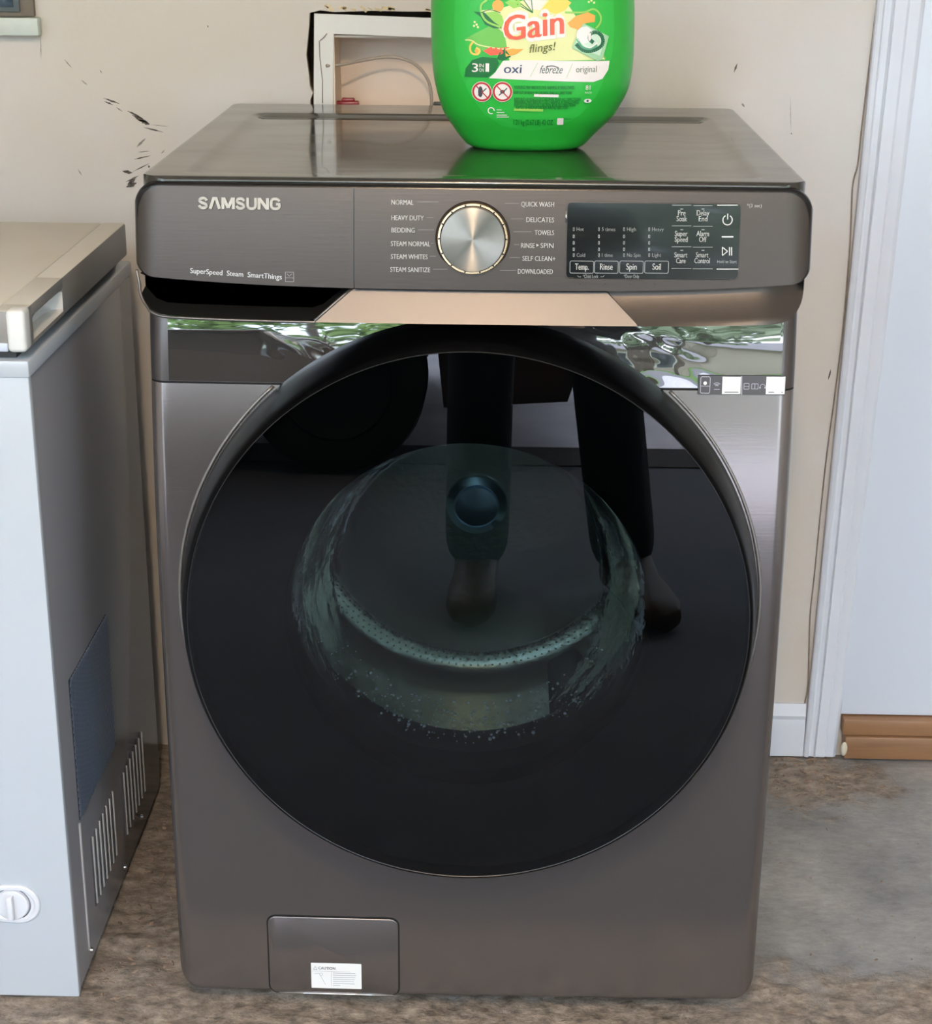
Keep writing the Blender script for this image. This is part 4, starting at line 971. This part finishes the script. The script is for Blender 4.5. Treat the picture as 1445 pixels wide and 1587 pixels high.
# pod picture
pr.up(); jpoly([(905, 36), (944, 56), (934, 92), (926, 94), (887, 74), (897, 46)], g('pod_film', 160, 205, 160)); pr.up(); jpoly([(909, 40), (938, 58), (930, 86), (892, 72), (897, 52)], g('pod_body', 200, 224, 200)); pr.up()
pr.disc(*J(906, 54), .0088, m_pw); arc([(893, 68), (905, 78), (920, 78), (933, 70), (934, 58), (926, 50), (916, 52), (914, 60), (920, 66)], .0040, g('pod_green', 24, 96, 62)); arc([(895, 60), (902, 72), (914, 76), (926, 70)], .0024, g('pod_mid', 90, 160, 120)); arc([(902, 66), (914, 74), (926, 66)], .0012, m_pw)
# pictograms and small print
for cx, k in ((747, 0), (779, 1)):
    c = J(cx, 142); pr.disc(*c, .0112, m_pw); pr.up(); pr.ring(c[0], c[1], .0085, .0106, g('warn_red', 190, 50, 50)); pr.disc(c[0]-.0015 if k == 0 else c[0], c[1], .0026, m_tx, .006 if k == 0 else .002); pr.pline([(c[0]-.004, c[1]-.004), (c[0]+.002, c[1]+.001), (c[0]+.005, c[1]+.004)], .0012, m_tx); pr.line(c[0]-.006, c[1]+.006, c[0]+.006, c[1]-.006, .0013, g('warn_red2', 190, 50, 50))
for y, a, b in ((136, 797, 891), (144, 797, 886), (154, 797, 900), (158.5, 797, 898), (163, 797, 892), (167, 800, 880)):
    p = J(a, y+1.5); pr.text('WARNING: MAY IRRITATE EYES. HARMFUL IF SWALLOWED.' if y in (136, 158.5) else 'KEEP OUT OF REACH OF CHILDREN. READ ALL DIRECTIONS', p[0], p[1], .0034, m_deep, width=J(b, y)[0]-p[0], bold=.02)
pr.line(*J(828, 147.5), *J(866, 148.5), .0030, m_pw); pr.line(*J(797, 169.5), *J(842, 170.5), .0030, m_lime)
p = J(756, 171); pr.ring(p[0]+.004, p[1], .0028, .0040, m_pw, 0, 300, 14); 
for y in (170, 174, 178, 181): pr.line(*J(770, y), *J(770+8+(y-170)*1, y), .0008, m_pw)
jt('1.21 kg (2.67 LB) 42 OZ', 796, 193, .0062, m_deep, 857, bold=.01)
a = J(864, 183); b = J(873, 193); pr.poly(rrp(a[0], b[0], b[1], a[1], .0008), m_pw); jt('81', 908, 139, .005, m_pw, 915, bold=.02); jt('PACS', 907, 145, .002, m_pw, 917); p = J(911, 156); pr.disc(*p, .0042, m_pw, .0022); pr.up(); pr.disc(*p, .0013, m_tx); pr.line(*J(874, 184), *J(885, 184.5), .0006, m_deep)
jp(pr.build('label', None))

# ================================================================== CEILING LAMP
lamp = empty('ceiling_lamp', (-.03, -2.05, 2.45)); tag(lamp, 'warm bare bulb in a ceiling holder near the garage opening', 'ceiling lamp')
def lp(o): o.parent = lamp; return o
lp(lathe('lamp_holder', [(0, 0), (.06, 0), (.06, -.01), (.03, -.03), (.022, -.06), (0, -.06)], 32, m_wplastic, None, O3, 'z'))
m_bulb = mat('bulb_glow', S(255, 240, 220), .4, emit=(1, .75, .49, 1), estr=LAMP_POWER*8)
bm = bmesh.new(); bmesh.ops.create_uvsphere(bm, u_segments=20, v_segments=12, radius=.06, matrix=Matrix.Translation((0, 0, -.115))); lp(frombm('bulb', bm, m_bulb, None))

# ================================================================== OUTSIDE, seen in the reflections
m_drive = mat('driveway', S(214, 206, 210), .8, bump=.4, bscale=30, var=.2, vscale=4)
m_lawn = mat('lawn_grass', S(104, 140, 66), .95, bump=.6, bscale=40, var=.3, vscale=3)
tag(box('dark_strip', -6, 4, -2.98, -2.78, -.3, -.003, mat('dark_ground', S(62, 54, 50), .95, bump=1, bscale=60, var=.5, vscale=30)), kind='structure')  # dark rough strip of ground before the driveway
tag(box('floor_outer', -2.6, 2.2, -2.78, -.160, -.3, -.0065, mat('dark_asphalt', S(80, 79, 84), .85, bump=.5, bscale=160, var=.16, vscale=7)), kind='structure')
tag(box('driveway', -6, 4, -11, -2.98, -.3, -.006, m_drive), 'grey concrete driveway outside the garage opening', 'driveway', kind='structure')
tag(box('street', -40, 40, -17, -11, -.3, -.01, mat('street_asphalt', S(120, 118, 120), .8)), kind='structure')
bm = bmesh.new()
for a in ((-40, -6, -11, -2.45), (4, 40, -11, -2.45), (-40, 40, -45, -17)): addbox(bm, a[0], a[1], a[2], a[3], -.3, -.004)
tag(frombm('lawn', bm, m_lawn, None, False), 'green lawn around the driveway', 'lawn', kind='stuff')
tag(box('walkway', 4.2, 12, -7.4, -6.6, -.1, .0, mat('pale_path', S(205, 200, 192), .8)), kind='structure')
m_leaf = mat('tree_leaves', S(132, 158, 92), .6, var=.45, vscale=1.2); m_leaf2 = mat('tree_leaves_grey', S(142, 156, 124), .6, var=.3, vscale=1.2); m_bark = mat('bark', S(86, 74, 64), .9, bump=.6, bscale=20)
def tree(x, y, h, r, label, ml, nleaf=2600, trunk_h=None):
    t = empty('tree', (x, y, 0)); tag(t, label, 'tree', None)
    th = trunk_h or h*.4
    o = tube('trunk', [(0, 0, 0), (.05, 0, th*.5), (0, .05, th), (.1, 0, h*.7)], [.24, .19, .15, .05], m_bark, t, 10)
    for k in range(5):
        a = k*1.26; tube('branch', [(0, 0, th*.85), (math.cos(a)*r*.3, math.sin(a)*r*.3, th+h*.12), (math.cos(a)*r*.7, math.sin(a)*r*.7, th+h*.25)], [.1, .06, .02], m_bark, t, 6)
    V, Fc = [], []; cl = [(Vector((random.uniform(-.7, .7)*r, random.uniform(-.7, .7)*r, th+(h-th)*(.15+.75*random.random()))), r*(.22+.2*random.random())) for _ in range(34)]
    for i in range(nleaf):
        c, cr_ = random.choice(cl); d = Vector((random.gauss(0, 1), random.gauss(0, 1), random.gauss(0, .8))).normalized()*cr_*random.random()**.4; p = c+d; p.z = max(p.z, .35)
        s = .10+.12*random.random(); u = Vector((random.gauss(0, 1), random.gauss(0, 1), random.gauss(0, 1))).normalized(); v = u.orthogonal().normalized(); b = len(V)
        V += [p-u*s, p+v*s*.6, p+u*s, p-v*s*.6]; Fc.append((b, b+1, b+2, b+3))
    tag(mesh('foliage', V, Fc, ml, t), kind='stuff')
tree(-9.5, -15, 8, 3.0, 'broad leafy green tree farthest left across the street, seen mirrored', m_leaf, 3000, 1.6)
tree(-2.6, -17.5, 7.5, 2.7, 'bright green tree mirrored left above the washer door ring', m_leaf, 3000, 1.4)
tree(2.6, -19, 8.0, 2.2, 'greyish green tree mirrored right above the washer door ring', m_leaf2, 2600, 2.2)
tree(3.6, -9.8, 6.0, 1.9, 'thin forked trunk tree on the lawn at right, seen mirrored', m_leaf2, 1500, 1.9)
tree(9.5, -17, 8, 2.8, 'large tree beyond the tan house at far right', m_leaf, 3000, 1.8)
def house(x0, x1, y, hw, hr, wallc, roofc, label, doorc):
    h = empty('house', ((x0+x1)/2, y, 0)); tag(h, label, 'house')
    mw = mat('house_siding', S(*wallc), .8, bump=.5, bscale=12, bstretch=(.02, 1, 1)); mr = mat('house_roof', S(*roofc), .9, var=.2, vscale=4)
    L = (x1-x0)/2
    box('wall', -L, L, -6, 0, .0, hw, mw, h)
    V = [(-L-.4, .5, hw-.1), (L+.4, .5, hw-.1), (L+.4, -6.5, hw-.1), (-L-.4, -6.5, hw-.1), (-L+.6, -3, hr), (L-.6, -3, hr)]
    mesh('roof', V, [(0, 1, 5, 4), (2, 3, 4, 5), (1, 2, 5), (3, 0, 4), (3, 2, 1, 0)], mr, h)
    for k, xx in enumerate((-L*.6, 0, L*.6)):
        if k == 1: box('garage_door', xx-1.2, xx+1.2, -.02, .05, 0, 2.1, mat('garage_door_paint', S(*doorc), .6), h, .02)
        else:
            f = box('window', xx-.6, xx+.6, -.02, .06, 1.0, 2.1, m_wplastic, h, .02); box('pane', xx-.5, xx+.5, .05, .075, 1.1, 2.0, mat('house_pane', S(50, 60, 70), .1), f)
house(-9.5, -3.0, -23, 2.6, 4.0, (232, 232, 236), (150, 128, 118), 'white sided house with brown roof across the street, mirrored at left', (240, 240, 244))
house(.5, 9.5, -23, 2.5, 3.7, (182, 166, 156), (142, 136, 140), 'low tan house with grey roof across the street, mirrored at right', (196, 180, 168))

# small utility truck, side on
car = empty('utility_truck', (-.95, -3.3, 0)); tag(car, 'dark brown small utility truck parked across the driveway, mirrored left in the washer front', 'truck')
m_car = mat('car_paint', S(84, 64, 54), .3, .2, coat=.6); m_tyre = mat('tyre_rubber', S(14, 14, 14), .85, bump=.3, bscale=40)
def cp(o): o.parent = car; o.matrix_parent_inverse = Matrix.Translation(-Vector(car.location)); return o
NY, FY = -2.66, -3.96
side = [(.24, .32), (.26, .5), (.22, .66), (.05, .76), (-.58, .88), (-1.2, .90), (-1.25, .93), (-2.1, .95), (-2.14, .6), (-2.1, .3), (-2.0, .19), (-1.98, .36), (-1.9, .48), (-1.75, .53), (-1.6, .48), (-1.52, .36), (-1.5, .17), (-.68, .17), (-.66, .36), (-.56, .47), (-.4, .53), (-.24, .47), (-.14, .36), (-.12, .17), (.2, .19)]
bm = bmesh.new(); A = [bm.verts.new((x, NY, z)) for x, z in side]; B = [bm.verts.new((x, FY, z)) for x, z in side]; n = len(side)
bm.faces.new(A); bm.faces.new(B[::-1])
for i in range(n): bm.faces.new((A[i], B[i], B[(i+1) % n], A[(i+1) % n]))
bmesh.ops.recalc_face_normals(bm, faces=bm.faces)
bmesh.ops.bevel(bm, geom=[e for e in bm.edges if abs(e.verts[0].co.y-e.verts[1].co.y) < .01], offset=.03, segments=2, affect='EDGES')
cp(frombm('body', bm, m_car, None))
# roof on four posts, rear panel, seat back
bm = bmesh.new(); addbox(bm, -1.10, -.70, FY+.05, NY-.05, 1.17, 1.23, .025)
cp(frombm('roof', bm, m_car, None))
for y in (NY-.08, FY+.08):
    cp(tube('post', [(-.62, y, .88), (-.72, y, 1.19)], .03, m_car, None)); cp(tube('post', [(-1.1, y, .9), (-1.08, y, 1.19)], .03, m_car, None))
cp(tube('pillar_highlight', [(-.60, NY-.05, .89), (-.70, NY-.05, 1.18)], .010, mat('pale_highlight', S(225, 225, 225), .4), None))  # white strip added as the highlight running up the front post
cp(box('seat_back', -1.14, -.98, FY+.1, NY-.1, .86, 1.15, m_car, None, .04)); cp(box('cab_panel', -1.0, -.70, NY-.12, NY-.07, .88, 1.18, mat('cab_panel_brown', S(70, 58, 52), .6), None, .01))
cp(box('bumper', .18, .28, FY+.15, NY-.15, .24, .44, m_black, None, .03)); cp(box('headlight', .06, .22, NY-.22, NY+.01, .56, .64, m_chrome, None, .02))
for x in (-.40, -1.75):
    for y in (NY-.1, FY+.1):
        wv = lathe('wheel', [(.15, -.09), (.20, -.105), (.228, -.1), (.235, -.07), (.235, .07), (.228, .1), (.20, .105), (.15, .09)], 40, m_tyre, None, (x, y, .229)); cp(wv)
        h_ = lathe('hubcap', [(0, .07), (.03, .075), (.1, .06), (.145, .08), (.155, .06), (.155, -.06), (.145, -.08), (.1, -.06), (0, -.07)], 24, mat('wheel_cover', S(40, 40, 42), .4, .5), None, (x, y, .229)); kid(h_, wv)

# ================================================================== PERSON taking the photograph (mirrored in the door)
pe = empty('person', (.13, -1.72, 0)); tag(pe, 'person in dark clothes standing before the washer holding up a phone, mirrored in its door', 'person')
def skin(name, verts, edges, radii, m, root=0, sub=2, parent=None):
    me = bpy.data.meshes.new(name); me.from_pydata(verts, edges, []); o = link(name, me, None, m)
    sk = o.modifiers.new('skin', 'SKIN'); sk.use_smooth_shade = True
    for i, r_ in enumerate(radii):
        me.skin_vertices[0].data[i].radius = (r_, r_) if not isinstance(r_, tuple) else r_
    me.skin_vertices[0].data[root].use_root = True
    su = o.modifiers.new('sub', 'SUBSURF'); su.levels = sub; su.render_levels = sub
    dg = bpy.context.evaluated_depsgraph_get(); m2 = bpy.data.meshes.new_from_object(o.evaluated_get(dg)); bpy.data.objects.remove(o)
    m2.polygons.foreach_set('use_smooth', [True]*len(m2.polygons)); o = bpy.data.objects.new(name, m2); COL.objects.link(o)
    if not m2.materials: m2.materials.append(m)
    o.parent = parent
    if parent: o.matrix_parent_inverse = Matrix.Translation(-Vector(pe.location))
    return o
m_cloth = mat('dark_trousers', S(20, 20, 24), .9, bump=.3, bscale=80); m_shirt = mat('dark_shirt', S(30, 30, 34), .9, bump=.3, bscale=60); m_skin = mat('skin', S(196, 150, 124), .5); m_hair = mat('dark_hair', S(34, 26, 22), .6, bump=.5, bscale=90); m_boot = mat('brown_boots', S(70, 50, 34), .5)
bx, by = .13, -1.93
V = [(bx, by, .93), (bx, by-.02, 1.08), (bx, by-.04, 1.24), (bx, by-.05, 1.38), (bx, by-.04, 1.46), (bx, by-.02, 1.52),
     (bx-.09, by+.01, .90), (-.012, -1.79, .50), (-.016, -1.70, .05),
     (bx+.09, by+.01, .90), (.235, -1.79, .50), (.29, -1.69, .05),
     (bx-.17, by-.05, 1.37), (bx-.21, by-.02, 1.14), (bx-.14, by+.10, 1.20), (bx+.17, by-.05, 1.37), (bx+.21, by-.02, 1.14), (bx+.09, by+.10, 1.20)]
E_d = [(0, 1), (1, 2), (2, 3), (3, 4), (4, 5), (0, 6), (6, 7), (7, 8), (0, 9), (9, 10), (10, 11), (3, 12), (12, 13), (13, 14), (3, 15), (15, 16), (16, 17)]
rad = [(.13, .10), (.125, .095), (.14, .10), (.12, .085), .055, .05, .098, .073, .07, .098, .076, .072, .055, .042, .032, .055, .042, .032]
skin('body', V, E_d, rad, m_cloth, 0, 2, pe)
# jumper over the torso
V = [(bx, by, .90), (bx, by-.02, 1.08), (bx, by-.04, 1.24), (bx, by-.05, 1.38), (bx-.17, by-.05, 1.37), (bx-.21, by-.02, 1.14), (bx-.155, by+.075, 1.188), (bx+.17, by-.05, 1.37), (bx+.21, by-.02, 1.14), (bx+.105, by+.075, 1.188)]
skin('shirt', V, [(0, 1), (1, 2), (2, 3), (3, 4), (4, 5), (5, 6), (3, 7), (7, 8), (8, 9)], [(.145, .115), (.14, .11), (.152, .115), (.13, .095), .066, .052, .04, .066, .052, .04], m_shirt, 0, 2, pe)
# head
bm = bmesh.new(); bmesh.ops.create_uvsphere(bm, u_segments=32, v_segments=24, radius=1); hc = Vector((bx, by+.01, 1.62))
for v in bm.verts:
    c = v.co.copy(); x, y, z = c.x*.075, c.y*.095, c.z*.118
    if z < 0: x *= 1+z*2.2; y *= 1+z*.6
    if y > .03:
        y -= .012*math.exp(-((z-.01)/.02)**2)*math.exp(-((abs(x)-.03)/.015)**2); y += .022*math.exp(-((z+.02)/.02)**2)*math.exp(-(x/.014)**2); y += .005*math.exp(-((z+.058)/.009)**2)*math.exp(-(x/.025)**2)
    v.co = hc+Vector((x, y, z))
hd = P_(frombm('head', bm, m_skin, None), pe)
m_eye = mat('eye', S(60, 50, 44), .2)
for s in (-1, 1):
    bm = bmesh.new(); bmesh.ops.create_uvsphere(bm, u_segments=10, v_segments=8, radius=.012, matrix=Matrix.Translation(hc+Vector((s*.031, .079, .01))))
    P_(frombm('eye', bm, m_eye, None), pe)
for s in (-1, 1):
    bm = bmesh.new(); addbox(bm, hc.x+s*.078-.008, hc.x+s*.078+.008, hc.y-.02, hc.y+.012, hc.z-.03, hc.z+.03, .007, 3); P_(frombm('ear', bm, m_skin, None), pe)
bm = bmesh.new(); bmesh.ops.create_uvsphere(bm, u_segments=28, v_segments=18, radius=1)
for v in bm.verts:
    c = v.co; v.co = hc+Vector((c.x*.086, c.y*.104-.014, c.z*.118+.018+(.0 if c.y < .2 else .035*c.y)))
    if c.z < -.3: v.co.z = hc.z+.018-.3*.118+(c.z+.3)*.05
P_(frombm('hair', bm, m_hair, None), pe)
# hands on the phone: palm plus five bent fingers, one skin each
px_, py_, pz_ = CAM.x+.045, -1.742, CAM.z-.018
def hand(s):
    wx = bx-.14 if s < 0 else bx+.09; wr = Vector((wx, by+.10, 1.20)); ex = px_+s*.082; pal = Vector((ex+s*.012, py_-.03, pz_-.02))
    V = [tuple(wr), tuple(wr.lerp(pal, .55)), tuple(pal)]; Ed = [(0, 1), (1, 2)]; Rr = [.026, (.03, .018), (.032, .016)]
    for k, (dz, L) in enumerate(((.034, .03), (.014, .034), (-.006, .032), (-.024, .025))):
        b = len(V); V += [(pal.x+s*.004, pal.y+.012, pal.z+dz), (pal.x+s*.006, pal.y+.03, pal.z+dz*1.1), (pal.x-s*.012, pal.y+.043, pal.z+dz*1.1), (pal.x-s*.012-s*(L-.012), pal.y+.041, pal.z+dz)]
        Ed += [(2, b), (b, b+1), (b+1, b+2), (b+2, b+3)]; Rr += [.0095, .009, .0085, .007]
    b = len(V); V += [(pal.x-s*.012, pal.y-.004, pal.z-.028), (pal.x-s*.026, pal.y+.006, pal.z-.012), (pal.x-s*.034, pal.y+.01, pal.z+.008)]; Ed += [(1, b), (b, b+1), (b+1, b+2)]; Rr += [.012, .010, .008]
    skin('hand', V, Ed, Rr, m_skin, 2, 2, pe)
hand(-1); hand(1)
# boots
for (ax, ay, tw) in ((-.016, -1.70, -3), (.30, -1.68, 16)):
    bm = bmesh.new(); prof_ = [(-.085, .040, .085), (-.05, .044, .12), (.0, .045, .12), (.05, .044, .085), (.10, .05, .07), (.15, .05, .06), (.185, .038, .05), (.20, .014, .035)]
    lv = []
    for y, w_, h_2 in prof_:
        lv.append([bm.verts.new((math.cos(2*math.pi*i/16)*w_, y, .0+h_2/2+math.copysign(abs(math.sin(2*math.pi*i/16))**.6, math.sin(2*math.pi*i/16))*h_2/2)) for i in range(16)])
    for a, b in zip(lv, lv[1:]):
        for i in range(16): bm.faces.new((a[i], a[(i+1) % 16], b[(i+1) % 16], b[i]))
    bm.faces.new(lv[0]); bm.faces.new(lv[-1])
    bmesh.ops.transform(bm, matrix=Matrix.Translation((ax, ay, 0)) @ Matrix.Rotation(R(-tw), 4, 'Z'), verts=bm.verts); P_(frombm('boot', bm, m_boot, None), pe)
phone = box('phone', px_-.08, px_+.08, py_-.004, py_+.004, pz_-.038, pz_+.038, m_gloss, None, .003); tag(phone, 'black phone held sideways in both hands of the person', 'phone')
box('camera_bump', px_-.045, px_-.015, py_+.003, py_+.006, pz_+.004, pz_+.034, m_black, phone, .002)

# ---- small grit and chips on the floor
bm = bmesh.new()
def chip(x, y, s):
    z = floor_h(x, y); r_ = bmesh.ops.create_icosphere(bm, subdivisions=1, radius=s)
    a = Matrix.Translation((x, y, z+s*.15)) @ Matrix.Rotation(random.random()*6, 4, 'Z') @ Matrix.Diagonal((1.3+random.random(), .6+.5*random.random(), .35, 1))
    for v in r_['verts']: v.co *= (.75+.5*random.random())
    bmesh.ops.transform(bm, matrix=a, verts=r_['verts'])
for i in range(120): chip(random.gauss(.50, .05), min(.668, random.gauss(.62, .04)), .0012+.003*random.random()**2)
for i in range(120): chip(random.uniform(.36, .78), random.uniform(-.05, .66), .0008+.0016*random.random()**2)
for i in range(170): chip(random.uniform(-.455, -.355), random.uniform(.03, .66), .001+.003*random.random()**2)
for i in range(150): chip(random.uniform(-.55, .6), random.uniform(-.06, .0), .0008+.0018*random.random()**2)
tag(frombm('floor_grit', bm, mat('grit', S(140, 120, 104), .9, var=.5, vscale=90), None, False), 'loose concrete crumbs and grit on the garage floor', 'debris', kind='stuff')
